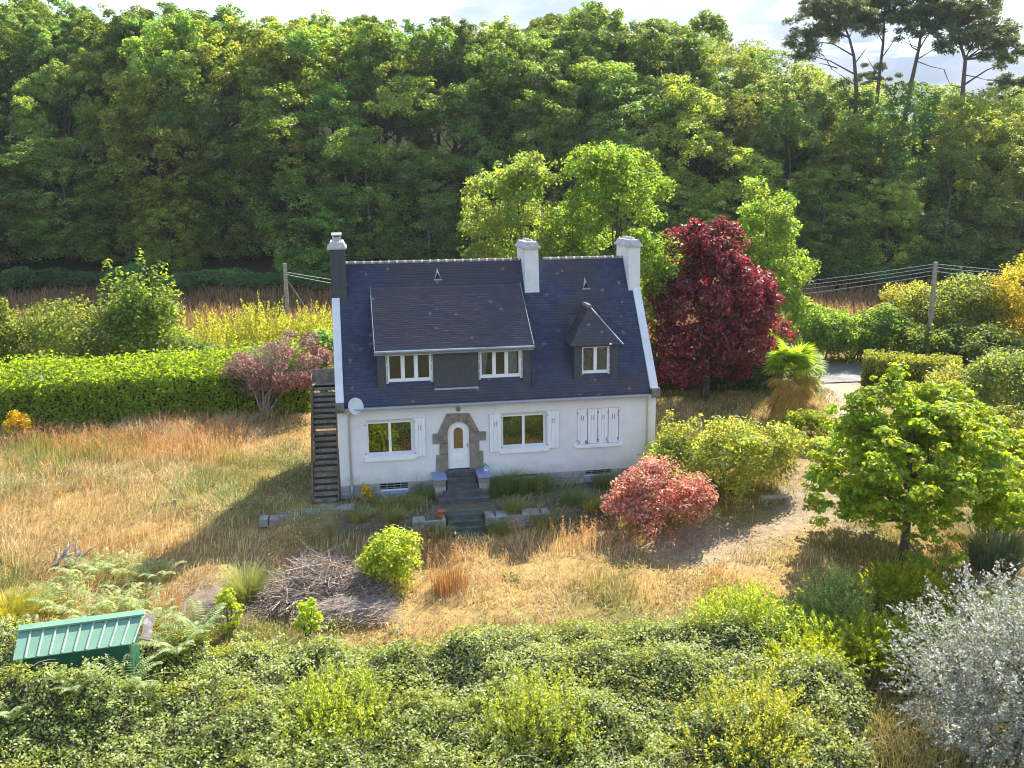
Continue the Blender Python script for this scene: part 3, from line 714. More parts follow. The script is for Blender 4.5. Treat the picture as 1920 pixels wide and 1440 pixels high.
# gutter and downpipes
gt = MB(); pr = [(EY - .11 + .085 * math.cos(a), EZ - .045 + .085 * math.sin(a)) for a in np.linspace(math.pi, 2 * math.pi, 8)]
pr2 = [(EY - .11 + .075 * math.cos(a), EZ - .045 + .075 * math.sin(a)) for a in np.linspace(2 * math.pi, math.pi, 8)]
gt.prismx(pr + pr2, .30, W_ - .31)
gut = gt.build('gutter', M['zinc'], house)
gb = MB().prismx([(EY - .205, EZ - .05), (EY - .19, EZ - .05), (EY - .19, EZ - .03), (EY - .205, EZ - .03)], .30, W_ - .31).build('gutter_bead', M['zinc'], gut)
for px_ in (.42, 12.22):
    MB().tube([(px_, EY - .10, EZ - .10), (px_, EY - .06, EZ - .22), (px_, -.06, EZ - .34), (px_, -.06, .55)], .045, 10).build('downpipe', M['pipe'], house, smooth=True)
    MB().tube([(px_, -.062, .56), (px_, -.062, -.1)], .052, 10).build('downpipe_shoe', M['metal'], house, smooth=True)

# long dormer
DG_Y, DG_Z, DT_Y, DT_Z = -.06, 5.80, 2.72, 7.83
dm = MB()
for a, b in ((1.58, 1.90), (3.69, 5.45), (7.19, 7.50)):
    dm.box(a, b, .18, .60, roof_z(.16) - .18, 5.72)
dm.box(1.582, 7.498, .30, .60, 5.50, 5.715)
for x0, x1 in ((1.585, 1.70), (7.38, 7.495)):
    dm.prismx([(.22, roof_z(.2) - .1), (.22, 5.72), (2.5, 7.60), (2.5, roof_z(2.5) - .1)], x0, x1)
dorm = dm.build('dormer', M['slate_wall'], house)
dd = MB(); dsl = math.hypot(DT_Y - DG_Y, DT_Z - DG_Z)
dd.prismx([(DG_Y, DG_Z - .10), (DG_Y, DG_Z - .012), (DT_Y, DT_Z - .012), (DT_Y, DT_Z - .10)], 1.50, 7.56)
drf = dd.build('dormer_roof', M['slate_wall'], house)
slates('dormer_slates', (1.50, DG_Y, DG_Z), (1, 0, 0), (0, (DT_Y - DG_Y) / dsl, (DT_Z - DG_Z) / dsl), 6.06, dsl, drf, M['slate_old'], seed=2)
for x0, x1 in ((1.478, 1.50), (7.56, 7.582)):
    MB().prismx([(DG_Y - .08, DG_Z - .10), (DG_Y - .08, DG_Z - .02), (DT_Y + .02, DT_Z + .045), (DT_Y + .02, DT_Z - .04)], x0, x1).build('verge_flashing', M['lead'], drf)
MB().prismx([(p[0] - EY + DG_Y, p[1] - EZ + DG_Z - .02) for p in pr + pr2], 1.47, 7.59).build('dormer_gutter', M['zinc'], drf)
MB().box(1.48, 7.58, DG_Y - .01, DG_Y + .02, DG_Z - .25, DG_Z - .09).build('fascia', M['lead'], drf)
for k in range(13):
    xx = 1.62 + k * .485; MB().box(xx - .03, xx + .03, DG_Y - .05, DG_Y + .24, DG_Z - .17, DG_Z - .11).build('gutter_bracket', M['zinc'], drf)
MB().tube([(7.56, DG_Y - .06, DG_Z - .1), (7.56, .10, DG_Z - .35), (7.56, .14, 4.25), (7.60, .02, 4.10)], .03, 8).build('dormer_downpipe', M['slate_wall'], drf)
MB().box(3.72, 5.42, .10, .19, roof_z(.12) - .01, roof_z(.12) + .05).build('lead_flashing', M['zinc'], dorm)
def folded(parent, x, y, z0, z1):
    f = MB(); f.box(x - .045, x + .045, y, y + .14, z0, z1)
    for q in range(3):
        zz = z0 + (z1 - z0) * (q + .1) / 3; f.box(x - .008, x + .008, y - .004, y + .006, zz, zz + (z1 - z0) * .26, 1)
    f.build('folded_shutter', [M['shutter'], M['slot']], parent)
dw1 = window(1.99, 3.60, 4.44, 5.50, .34, 3, blinds=[0, 1, 2], fw=.05, mw=.15, bottom=.13)
folded(dw1, 1.945, .26, 4.40, 5.50); folded(dw1, 3.645, .26, 4.40, 5.50)
dw2 = window(5.54, 7.10, 4.44, 5.50, .34, 3, blinds=[], fw=.05, mw=.14, bottom=.13, curtains=[(5.60, 5.84, .15), (6.62, 7.0, -.1)])
folded(dw2, 5.495, .26, 4.40, 5.50); folded(dw2, 7.145, .26, 4.40, 5.50)
# hipped dormer
hd = MB()
for a, b in ((9.25, 9.55), (10.72, 11.02)):
    hd.prismx([(.18, roof_z(.16) - .2), (.18, 5.62), (1.25, 5.62), (1.25, roof_z(1.25) - .3)], a, b)
hd.box(9.252, 11.018, .20, .60, 5.53, 5.615)
hdo = hd.build('small_dormer', M['slate_wall'], house)
ex0, ex1, ey, ez, ap = 9.05, 11.16, -.06, 5.62, (10.11, 1.08, 6.98); bk = (10.11, (6.98 - EZ) / TAN + EY + .08, 6.98)
ebk = (ez - EZ) / TAN + EY + .05
hr = MB(); A, B = (ex0, ey, ez), (ex1, ey, ez); hr.quad([A, B, ap]); hr.quad([A, ap, bk, (ex0, ebk, ez)]); hr.quad([B, (ex1, ebk, ez), bk, ap]); hr.quad([A, (ex0, ebk, ez), (ex1, ebk, ez), B])
hro = hr.build('small_dormer_roof', M['slate_wall'], house)
fl = math.hypot(ap[1] - ey, ap[2] - ez)
slates('dormer_slates', (ex0, ey, ez + .004), (1, 0, 0), (0, ap[1] - ey, ap[2] - ez), ex1 - ex0, fl, hro, M['slate_old'], lambda u_, s_: abs(u_ - 1.06) < 1.05 * (1 - s_ / fl) - .02, seed=3)
ls = math.hypot(ap[0] - ex0, ap[2] - ez)
slates('dormer_slates', (ex0, bk[1] + .1, ez + .004), (0, -1, 0), (ap[0] - ex0, 0, ap[2] - ez), bk[1] + .1 - ey, ls, hro, M['slate_old'], lambda u_, s_: u_ < (bk[1] + .1 - ey) - 1.14 * s_ / ls - .05 and (bk[1] + .1 - u_) < ebk + (bk[1] - ebk) * s_ / ls + .1, seed=4)
slates('dormer_slates', (ex1, ey, ez + .004), (0, 1, 0), (ap[0] - ex1, 0, ap[2] - ez), bk[1] + .1 - ey, ls, hro, M['slate_old'], lambda u_, s_: u_ > 1.14 * s_ / ls + .05 and (ey + u_) < ebk + (bk[1] - ebk) * s_ / ls + .1, seed=5)
MB().tube([ap, (ap[0], ap[1] + .45, ap[2] + .02)], [.10, .10], 8).build('hip_ridge_tile', M['ridge'], hro)
MB().tube([(ap[0], ap[1] + .50, ap[2] + .02), (ap[0], bk[1], bk[2])], [.10, .09], 8).build('hip_ridge_tile', M['ridge'], hro)
for e_ in (A, B): MB().tube([(e_[0], e_[1], e_[2] + .01), (ap[0], ap[1], ap[2] + .01)], .022, 5).build('hip_seam', M['zinc'] if e_ is B else M['slate_wall'], hro)
MB().lathe([(.0, .045), (.035, .03), (.045, 0), (.03, -.03), (0, -.04)], (10.63, -.10, 5.66), (0, 0, 1), 10).build('white_alarm_knob', M['white'], hro, smooth=True)
dw3 = window(9.60, 10.67, 4.44, 5.52, .34, 2, blinds=[0, 1], fw=.05, mw=.13, bottom=.12)
folded(dw3, 9.575, .27, 4.40, 5.52); folded(dw3, 10.695, .27, 4.40, 5.52)

# satellite dish (hangs on the wall: its own thing)
dsh = thing('satellite_dish', (.69, -.05, 3.5), 'round white satellite dish mounted below the left gutter corner', 'satellite dish')
nrm = Vector((.52, -.80, .30)).normalized(); cdi = Vector((.69, -.34, 3.71))
MB().lathe([(.002, .0), (.12, .012), (.24, .05), (.33, .10), (.335, .105), (.33, .11), (.24, .06), (.12, .024), (.002, .012)], cdi - nrm * .06, nrm, 28).build('reflector', M['dish'], dsh, smooth=True)
MB().tube([cdi - nrm * .06, cdi + Vector((-.02, .10, -.05)), (.60, -.02, 3.55)], .02, 6).build('bracket', M['metal'], dsh)
tip = cdi + nrm * .42 + Vector((0, 0, -.26))
MB().tube([cdi + Vector((0, 0, -.32)), tip], .012, 6).tube([tip - nrm * .03, tip + nrm * .06], .03, 8).build('receiver_arm', M['metal'], dsh)

# front steps, pillars
st = thing('front_steps', (4.6, -.9, 0), 'dark stone steps with two blue-capped granite pillars below the front door', 'steps')
TR = [(.90, -.32), (.72, -.60), (.54, -.88), (.36, -1.16), (.18, -1.44)]; yb = .05
for k, (z, yf) in enumerate(TR):
    x0, x1 = (4.03, 5.19) if k < 3 else ((3.86, 5.36) if k == 3 else (3.62, 5.60))
    s_ = MB(); s_.bbox(x0, x1, yf, yf + .36 if k else yb, z - .05, z, .012); s_.box(x0 + .01, x1 - .01, yf + .03, yf + .36 if k else yb, -.5, z - .05)
    s_.build('step', M['step'], st)
for x0, x1 in ((3.50, 4.02), (5.20, 5.70)):
    p_ = MB().box(x0 + .05, x1 - .05, -.84, .0, -.4, .78).build('pillar', M['mortar'], st)
    MB().bbox(x0, x1, -.92, .0, .78, .87, .012).build('cap_slab', M['blue_slab'], p_)
    z = -.3; q = 0
    while z < .76:
        h = min(random.uniform(.24, .32), .775 - z)
        if h < .1: break
        xs_ = [x0 + .03, x0 + .03 + (x1 - x0 - .06) * random.uniform(.4, .6), x1 - .03] if q % 2 else [x0 + .03, x1 - .03]
        for a, b in zip(xs_[:-1], xs_[1:]):
            o = addobj('stone', stone_mesh('stone', b - a - .012, h - .015, .1, 300 + ns, M['granite'] if q % 2 else M['plinth']), None, p_); ns += 1
            o.location = Vector(((a + b) / 2, -.875, z + h / 2))
        z += h; q += 1
bh = thing('birdhouse', (5.60, -.28, .87), 'tiny blue birdhouse with teal roof on the right blue pillar cap', 'birdhouse')
b_ = MB(); b_.prism([(5.53, .87), (5.67, .87), (5.67, 1.03), (5.60, 1.11), (5.53, 1.03)], -.34, -.22); b_.build('box', M['pale_blue'], bh)
b_ = MB(); b_.prism([(5.60, 1.115), (5.49, 1.0), (5.47, 1.015), (5.60, 1.15), (5.73, 1.015), (5.71, 1.0)], -.38, -.19); b_.build('roof', M['teal'], bh)
MB().lathe([(.0, .003), (.026, .002), (.026, 0)], (5.60, -.341, .99), (0, -1, 0), 10).build('entrance_hole', M['dark'], bh)

# lower steps and terrace edge
ls_ = thing('lower_steps', (4.45, -3.0, -.5), 'short flight of mossy green steps going down from the terrace', 'steps')
for k, (z, yf) in enumerate([(.03, -2.72), (-.13, -2.98), (-.29, -3.24), (-.44, -3.5)]):
    s_ = MB(); s_.bbox(3.80, 5.10, yf, yf + .40, z - .06, z, .014); s_.box(3.81, 5.09, yf + .03, yf + .40, -.9, z - .06); s_.build('step', M['step_moss'], ls_)
def stone_wall(name, x0, x1, yf, z0, z1, label, seed, mat, cap=None):
    r = random.Random(seed); t = thing(name, ((x0 + x1) / 2, yf, z0), label, 'wall')
    core = MB().box(x0 + .02, x1 - .02, yf + .03, yf + .38, z0 - .3, z1 - .03).build('core', M['mortar'], t)
    z = z0; 
    while z < z1 - .05:
        h = min(r.uniform(.16, .24), z1 - z); x = x0
        while x < x1 - .03:
            w_ = min(r.uniform(.22, .5), x1 - x)
            if x1 - x - w_ < .15: w_ = x1 - x
            o = addobj('stone', stone_mesh('stone', w_ - .015, h - .012, .12, r.randint(0, 9999), mat), None, core)
            o.location = (x + w_ / 2, yf - .01 + r.uniform(-.015, .015), z + h / 2); x += w_
        z += h
    x = x0
    while x < x1 - .05:                      # rough capping stones
        w_ = min(r.uniform(.35, .75), x1 - x)
        if r.random() < .86:
            s_ = MB(); zt = z1 + r.uniform(.03, .09); a, b = x + .01, x + w_ - .01; j = lambda a_: r.uniform(-a_, a_)
            s_.frust(a, b, yf - .04 + j(.02), yf + .42 + j(.03), z1 - .03, a + .03 + abs(j(.03)), b - .03 - abs(j(.03)), yf + .01, yf + .36, zt)
            s_.build('capping_stone', cap or mat, t)
        x += w_
    return t
stone_wall('terrace_wall', 5.16, 7.6, -2.98, -.62, -.03, 'low pale stone terrace wall right of the mossy steps', 3, M['concrete'])
stone_wall('terrace_wall', 2.5, 3.74, -3.0, -.62, .0, 'short stub of stone wall left of the mossy steps', 4, M['concrete'])
pt = MB().lathe([(.09, 0), (.13, .2), (.15, .2), (.15, .25), (.12, .25), (.11, .05)], (3.58, -2.85, .06), (0, 0, 1), 16)
tag(pt.build('flower_pot', M['terracotta'], smooth=True), 'small terracotta pot on the wall stub beside mossy steps', 'pot')
sl_ = thing('broken_slab', (-1.4, -1.5, 0), 'broken grey concrete slabs lying left of the house corner', 'slab')
for k in range(9):
    a = -2.9 + k * .36 + random.uniform(-.05, .05); yy = -1.75 + random.uniform(-.25, .2) + .05 * k; s_ = MB()
    w_, d_ = random.uniform(.30, .55), random.uniform(.35, .7); z = -.06 + random.uniform(0, .05)
    s_.frust(a, a + w_, yy, yy + d_, -.2, a + .02, a + w_ - .03, yy + .03, yy + d_ - .02, z + .07); s_.build('slab_piece', M['concrete'], sl_)

# outside staircase along the left gable
sc = thing('side_staircase', (-.55, 0, 0), 'weathered open wooden staircase climbing beside the left gable', 'staircase')
NS = 20; y0_, z0_, y1_, z1_ = -.35, .12, 4.35, 3.45
for k in range(NS):
    s_ = k / (NS - 1); y = y0_ + (y1_ - y0_) * s_; z = z0_ + (z1_ - z0_) * s_; t_ = MB(); tilt = random.uniform(-.008, .008)
    t_.frust(-1.02, -.10, y, y + .29, z - .085, -1.02 + tilt, -.10, y, y + .29, z); t_.build('tread', M['wood_stair'], sc)
    if k % 7 != 4: MB().box(-1.0, -.12, y + .25, y + .27, z - .02, z + .09).build('riser', M['twig_dark'], sc)
for x in (-1.06, -.09):
    MB().prismx([(y0_ - .1, z0_ - .25), (y0_ + .05, z0_ - .25), (y1_ + .3, z1_ - .2), (y1_ + .3, z1_ + .05), (y1_, z1_ + .04), (y0_ - .1, z0_ + .05)], x - .025, x + .025).build('stringer', M['wood_red'], sc)
MB().box(-1.08, -.06, y1_ + .25, y1_ + 1.2, z1_ - .04, z1_ + .06).build('landing', M['wood_stair'], sc)
MB().box(-1.06, -.08, y1_ + 1.2, y1_ + 1.24, z1_ + .05, z1_ + .6).build('landing_board', M['wood_stair'], sc)
for y in (y0_ - .05, 2.0, y1_ + .3, y1_ + 1.15):
    zt = z0_ + (z1_ - z0_) * (y - y0_) / (y1_ - y0_) if y < y1_ else z1_
    MB().box(-1.12, -1.06, y, y + .06, -.3, zt + (.0 if y < 0 else .35)).build('post', M['wood_red'], sc)
MB().tube([(-1.09, y0_, z0_ + .4), (-1.09, y1_ + .3, z1_ + .45), (-1.09, y1_ + 1.2, z1_ + .45)], .02, 6).build('handrail', M['wood_red'], sc)

# ------------------------------------------------------------------ vegetation builders
def norm(a): return a / np.maximum(np.linalg.norm(a, axis=-1, keepdims=True), 1e-9)
def leaf_geo(P, Nn, Ln, Wd, r, lift=.12):
    """pointed leaves: one folded rhombus each; returns (n,4,3)"""
    n = len(P); q = r.normal(size=(n, 3)); t = norm(q - (q * Nn).sum(1)[:, None] * Nn); b = np.cross(Nn, t)
    Ln = (Ln * r.uniform(.7, 1.3, n))[:, None]; Wd = (Wd * r.uniform(.75, 1.25, n))[:, None]
    return np.stack([P - t * Ln * .5, P + b * Wd * .5 + Nn * Ln * lift, P + t * Ln * .5, P - b * Wd * .5 + Nn * Ln * lift], 1)
def quads(name, G, cols):
    n = len(G); return mesh_np(name, G.reshape(-1, 3), np.arange(n * 4).reshape(-1, 4), np.repeat(cols, 4, axis=0))
def pal_pick(pal, n, r, w=None):
    pal = np.array(pal, float); i = r.choice(len(pal), n, p=w); j = r.choice(len(pal), n, p=w); t = r.uniform(0, .6, (n, 1))
    return (pal[i] * (1 - t) + pal[j] * t) * r.uniform(.8, 1.2, (n, 1))
def puff_leaves(puffs, n, r, flat=.8, shell=.55, up=.35, out=.6, rand=.75):
    """puffs: (k,4) centre + radius -> leaf points, normals, puff index"""
    puffs = np.asarray(puffs, float); wgt = puffs[:, 3] ** 2; idx = r.choice(len(puffs), n, p=wgt / wgt.sum())
    d = norm(r.normal(size=(n, 3))); d[:, 2] = np.where((d[:, 2] < -.25) & (r.rand(n) < .6), -d[:, 2], d[:, 2])
    rad = puffs[idx, 3] * (shell + (1.08 - shell) * r.rand(n) ** .7)
    P = puffs[idx, :3] + d * rad[:, None] * np.array([1, 1, flat])
    Nn = norm(d * out + r.normal(size=(n, 3)) * rand + np.array([0, 0, up]))
    return P, Nn, idx
def crown_puffs(r, k, rx, ry, rz, cz, rmin, rmax, lo=-.75, inner=.45, lean=(0, 0), sq=0.0, irr=0.0):
    d = norm(r.normal(size=(k * 3, 3))); d = d[d[:, 2] > lo][:k]
    if irr: d = d * (1 + irr * fbm(d[:, 0] * 3 + 5 * d[:, 2], d[:, 1] * 3 - 4 * d[:, 2], 1.0, r.randint(999), 2) * 1.6)[:, None]
    if sq: d = d * (1 - sq + sq / np.maximum((np.abs(d) ** 4).sum(1) ** .25, .3))[:, None]
    f = (inner + (1 - inner) * r.rand(len(d)) ** .45)[:, None]
    c = d * f * np.array([rx, ry, rz]) + np.array([0, 0, cz]); c[:, 0] += lean[0] * (c[:, 2] / (cz + rz)); c[:, 1] += lean[1] * (c[:, 2] / (cz + rz))
    return np.c_[c, r.uniform(rmin, rmax, len(d))]
def crown_mesh(name, puffs, n, r, pal, Ln, Wd, flat=.8, shell=.55, up=.35, out=.9, rand=.6, puffvar=.25, w=None):
    P, Nn, idx = puff_leaves(puffs, n, r, flat, shell, up, out, rand)
    c = pal_pick(pal, n, r, w); pv = 1 + puffvar * r.uniform(-1, 1, (len(puffs), 1)); py = r.uniform(-.12, .18, len(puffs))
    c = c * pv[idx]; c[:, 0] *= 1 + py[idx]
    return quads(name, leaf_geo(P, Nn, Ln, Wd, r), c)
def spray_mesh(name, r, n_sh, rx, ry, rz, cz, ln, per, Ln, Wd, pal, lo=-.5, upw=.8, inner=(.45, .85), jit=.05, noise_=.3, w=None):
    """crown made of leafy shoots that leave an inner body outwards and upwards"""
    d = norm(r.normal(size=(n_sh * 3, 3))); d = d[d[:, 2] > lo][:n_sh]; n_sh = len(d)
    lump = 1 + .16 * fbm(d[:, 0] * 4 + d[:, 2] * 2, d[:, 1] * 4 - d[:, 2] * 3, 1.4, r.randint(999))
    o = d * np.array([rx, ry, rz]) * (r.uniform(*inner, n_sh) * lump)[:, None] + np.array([0, 0, cz]); dr = norm(d * .7 + np.array([0, 0, upw]) + r.normal(size=(n_sh, 3)) * noise_); lns = ln * r.uniform(.6, 1.35, n_sh)
    i = np.repeat(np.arange(n_sh), per); s_ = r.rand(len(i)); P = o[i] + dr[i] * (lns[i] * s_)[:, None] + r.normal(size=(len(i), 3)) * jit * (1.15 - s_)[:, None]; P[:, 2] -= .15 * lns[i] * s_ ** 2
    t = norm(dr[i] * .7 + r.normal(size=(len(i), 3)) * .6); q = r.normal(size=(len(i), 3)); Nn = norm(np.cross(t, q)); Nn = np.where(Nn[:, 2:3] < 0, -Nn, Nn); b = np.cross(Nn, t)
    L_ = (Ln * r.uniform(.7, 1.3, len(i)))[:, None]; W2 = (Wd * r.uniform(.75, 1.25, len(i)))[:, None]
    G = np.stack([P - t * L_ * .5, P + b * W2 * .5, P + t * L_ * .5, P - b * W2 * .5], 1)
    c = pal_pick(pal, len(i), r, w) * (1 + .25 * r.uniform(-1, 1, n_sh))[i][:, None]
    return quads(name, G, c)
def spray_bush(name, label, cat, x, y, w_, h, pal, n_sh, per, ln, Ln, Wd, mat='leaf_bright', seed=0, d_=None, lo=-.3, upw=.8, jit=.05, dz=0, noise_=.3, stems=10):
    r = np.random.RandomState(5000 + seed); d_ = d_ or w_; rz = max(h - ln * .7, .3) * .75; cz = max(h - ln * .7, .3) - rz
    me_ = spray_mesh('foliage', r, n_sh, w_ / 2 - ln * .25, d_ / 2 - ln * .25, rz, cz, ln, per, Ln, Wd, pal, lo, upw, (.35, 1.0), jit, noise_); mb = MB()
    for k in range(stems):
        a = r.uniform(0, 6.28); f = r.uniform(.2, .8); e = (math.cos(a) * f * w_ * .4, math.sin(a) * f * d_ * .4, h * r.uniform(.5, .85)); mb.tube([(e[0] * .1, e[1] * .1, -.2), (e[0] * .5, e[1] * .5, e[2] * .55), e], [.02 + .006 * h, .015, .006], 4)
    return plant(name, (x, y, T(x, y) + dz), label, cat, [('stem', mb.mesh('stem', M['bark'], True), None), ('foliage', me_, M[mat])])
def trunk_mesh(name, H, r0, puffs, r, mat, nb=9, lean=(0, 0), fork=.35, sides=7):
    mb = MB(); pts = [(0, 0, -.4)]
    for k in range(1, 6):
        s_ = k / 5; pts.append((lean[0] * s_ + r.uniform(-.04, .04) * H * .3, lean[1] * s_ + r.uniform(-.04, .04) * H * .3, H * s_))
    mb.tube(pts, [r0 * 1.25, r0, r0 * .85, r0 * .65, r0 * .42, r0 * .2], sides)
    order = r.permutation(len(puffs))[:nb]
    for i in order:
        e = np.array(puffs[i][:3]); s_ = np.clip(e[2] / H * .62 + r.uniform(-.1, .05), fork * .8, .9); k = s_ * 5; a = int(min(k, 4)); b = np.array(pts[a]) * (1 - (k - a)) + np.array(pts[min(a + 1, 5)]) * (k - a)
        m_ = (b + e) / 2 + np.array([0, 0, -.08 * np.linalg.norm(e - b)]) + r.normal(size=3) * .08 * np.linalg.norm(e - b)
        rr = r0 * (.42 - .25 * s_); mb.tube([tuple(b), tuple(m_), tuple(e)], [rr, rr * .65, rr * .2], 5)
    return mb.mesh(name, mat, smooth=True)
def copy_thing(root, loc, rz, sc, label=None, group=None):
    e = bpy.data.objects.new(root.name.split('.')[0], None); COL.objects.link(e); e.location = loc; e.rotation_euler = (0, 0, rz); e.scale = sc if hasattr(sc, '__len__') else (sc, sc, sc)
    for k in ('label', 'category', 'group'):
        if k in root: e[k] = root[k]
    if label: e['label'] = label
    if group: e['group'] = group
    for ch in root.children:
        c = ch.copy(); COL.objects.link(c); c.parent = e
    return e
def plant(name, loc, label, cat, parts, group=None, rz=0, sc=1.0):
    """parts: list of (part name, mesh, material)"""
    e = thing(name, loc, label, cat, group, rz); e.scale = sc if hasattr(sc, '__len__') else (sc, sc, sc)
    for nm, me_, mt in parts: addobj(nm, me_, mt, e, local=True)
    return e

OAK = [(.080, .130, .036), (.100, .155, .040), (.060, .105, .036), (.135, .180, .040)]
def lobe_crown(r, nl, rx, ry, rz, cz, lr, nsub, pr, lo=-.8, inner=.5, sq=0.0, irr=0.0):
    """big rounded lobes, each carrying small leafy puffs on its outer side"""
    L_ = crown_puffs(r, nl, rx, ry, rz, cz, lr[0], lr[1], lo, inner, sq=sq, irr=irr); out = []
    for c in L_:
        d = norm(r.normal(size=(nsub * 2, 3))); o = norm((c[:3] - np.array([0, 0, cz - rz * .4]))[None]); d = d[(d * o).sum(1) > -.35][:nsub]
        for q in d: out.append((*(c[:3] + q * c[3] * r.uniform(.7, 1.0) * np.array([1, 1, .85])), r.uniform(*pr)))
    return np.array(out)
# ---- wood on the hillside: individual trees, a few crown shapes shared by copies
protos = []
for k in range(8):
    r = np.random.RandomState(100 + k); H = 15.0; edge = k >= 5; rx = r.uniform(3.3, 4.2); rz = r.uniform(4.3, 5.4) if not edge else 7.3; cz = H - rz * .97
    pf = lobe_crown(r, 34 if not edge else 40, rx, rx * r.uniform(.9, 1.1), rz, cz, (1.0, 1.8), 12, (.30, .55), lo=-.8 if not edge else -.97, inner=.72, irr=.12)
    oak = np.array(OAK) * np.array([[1, 1, 1], [.85, .9, 1.1], [1.2, 1.08, .9]][k % 3])
    if edge:
        sk = [(math.cos(a_) * rx * .85, math.sin(a_) * rx * .85, r.uniform(.7, 4.5), r.uniform(.5, .95)) for a_ in r.uniform(0, 6.28, 90)]; pf = np.r_[pf, np.array(sk)]
    cm_ = crown_mesh('tree_crown', pf, 25000, r, oak, .225, .16, flat=1.0, shell=.5, up=.4, out=1.0, rand=.5, puffvar=.35)
    tm_ = trunk_mesh('tree_trunk', H * .8, .22, pf, r, M['bark'], 16)
    cm_.materials.append(M['leaf']); protos.append((tm_, cm_, H))
def wood_tree(x, y, h, rz, k, label, group, wd=1.0):
    tm_, cm_, H = protos[k]; s_ = h / H
    e = thing('woodland_tree', (x, y, T(x, y) - .2), label, 'tree', group, rz); e.scale = (s_ * wd, s_ * wd, s_)
    for nm, m_ in (('trunk', tm_), ('crown', cm_)):
        o = bpy.data.objects.new(nm, m_); COL.objects.link(o); o.parent = e
r = np.random.RandomState(77)
SKY_U = [-300, 0, 60, 200, 250, 320, 420, 560, 620, 760, 880, 960, 1040, 1110, 1180, 1230, 1330, 1400, 1470, 1560, 1700, 1800, 1950, 2300]
SKY_V = [0, 10, -15, 0, 32, 22, 38, 50, 38, 45, 55, 50, 32, 28, 45, 38, 72, 80, 108, 155, 180, 185, 180, 180]
rows = [(94, 10.5, 'trees along the front edge of the wood'), (98, 15.5, 'trees along the front edge of the wood'), (104, 17, 'trees in the middle of the wood'),
        (109, 17.5, 'trees in the middle of the wood'), (115, 18, 'trees on the crest of the wood'), (122, 18, 'trees on the crest of the wood'), (133, 16, 'trees behind the crest of the wood')]
SPOT = [(150, 'at the far left'), (450, 'above the long clipped hedge'), (640, 'above the bare utility pole'), (900, 'above the left roof half'), (1180, 'above the right roof half'), (1420, 'above the red tree'), (1620, 'below the leftmost pines'), (2400, 'above the right utility pole')]
ROWL = ['low tree at the wood foot', 'shaded tree in the wood front', 'tree in the lower middle wood', 'tree in the upper middle wood', 'sunlit tree below the wood skyline', 'sunlit tree on the wood skyline', 'half hidden tree behind the wood skyline']
ORD = ['leftmost', 'second from left', 'third from left', 'fourth from left', 'fifth from left', 'sixth from left', 'seventh from left', 'eighth from left', 'ninth from left']; SEEN = {}
cnt = 0
for ri, (D, h0, grp) in enumerate(rows):
    u = -200 + r.uniform(0, 60)
    while u < 2150:
        d = D + r.uniform(-2.2, 2.2); x, y = at(u, d, 420); zt = 11.83 + (344 - .0089 * (u - 960) - np.interp(u, SKY_U, SKY_V) - 17) / F_PX * d   # skyline height at this place
        hmax = zt - T(x, y); h = h0 * r.uniform(.84, 1.16)
        if ri == 4: h = hmax * r.uniform(.92, 1.02)
        if ri == 5: h = hmax * r.uniform(.86, 1.0)
        if ri == 6: h = hmax * r.uniform(.78, .9)
        h = min(h, hmax)
        if h > 5:
            kk = r.randint(5, 8) if ri < 2 or ri == 6 or (u > 1300 and ri >= 3) else r.randint(0, 5)
            sp_ = [t_ for q, t_ in SPOT if u < q][0]; od_ = SEEN.get((ri, sp_), 0); SEEN[(ri, sp_)] = od_ + 1
            wood_tree(x, y, h, r.uniform(0, 6.28), kk, ROWL[ri] + ' ' + sp_ + ', ' + ORD[min(od_, 8)], grp, r.uniform(1.0, 1.4) * (1.35 if ri == 0 else 1)); cnt += 1
        u += r.uniform(88, 140) * (100 / d)
# undergrowth along the wood edge
r = np.random.RandomState(9)
pf = crown_puffs(r, 40, 2.2, 1.6, 1.5, 1.0, .5, .9, lo=-.2)
ug = crown_mesh('undergrowth_leaves', pf, 5200, r, [(.04, .085, .035), (.05, .10, .035), (.065, .11, .035)], .26, .15); ug.materials.append(M['leaf'])
u = -150
while u < 2100:
    x, y = at(u, 90 + r.uniform(-1.5, 2.0), 520)
    e = thing('undergrowth_bush', (x, y, T(x, y) - .1), 'low dark bush in the shade under the wood edge ' + ('left of the house' if u < 900 else 'right of the red tree'), 'bush', 'dark bushes under the wood edge', r.uniform(0, 6)); e.scale = (r.uniform(1.0, 1.9), 1.2, r.uniform(.35, 1.0))
    o = bpy.data.objects.new('foliage', ug); COL.objects.link(o); o.parent = e
    u += r.uniform(55, 95)

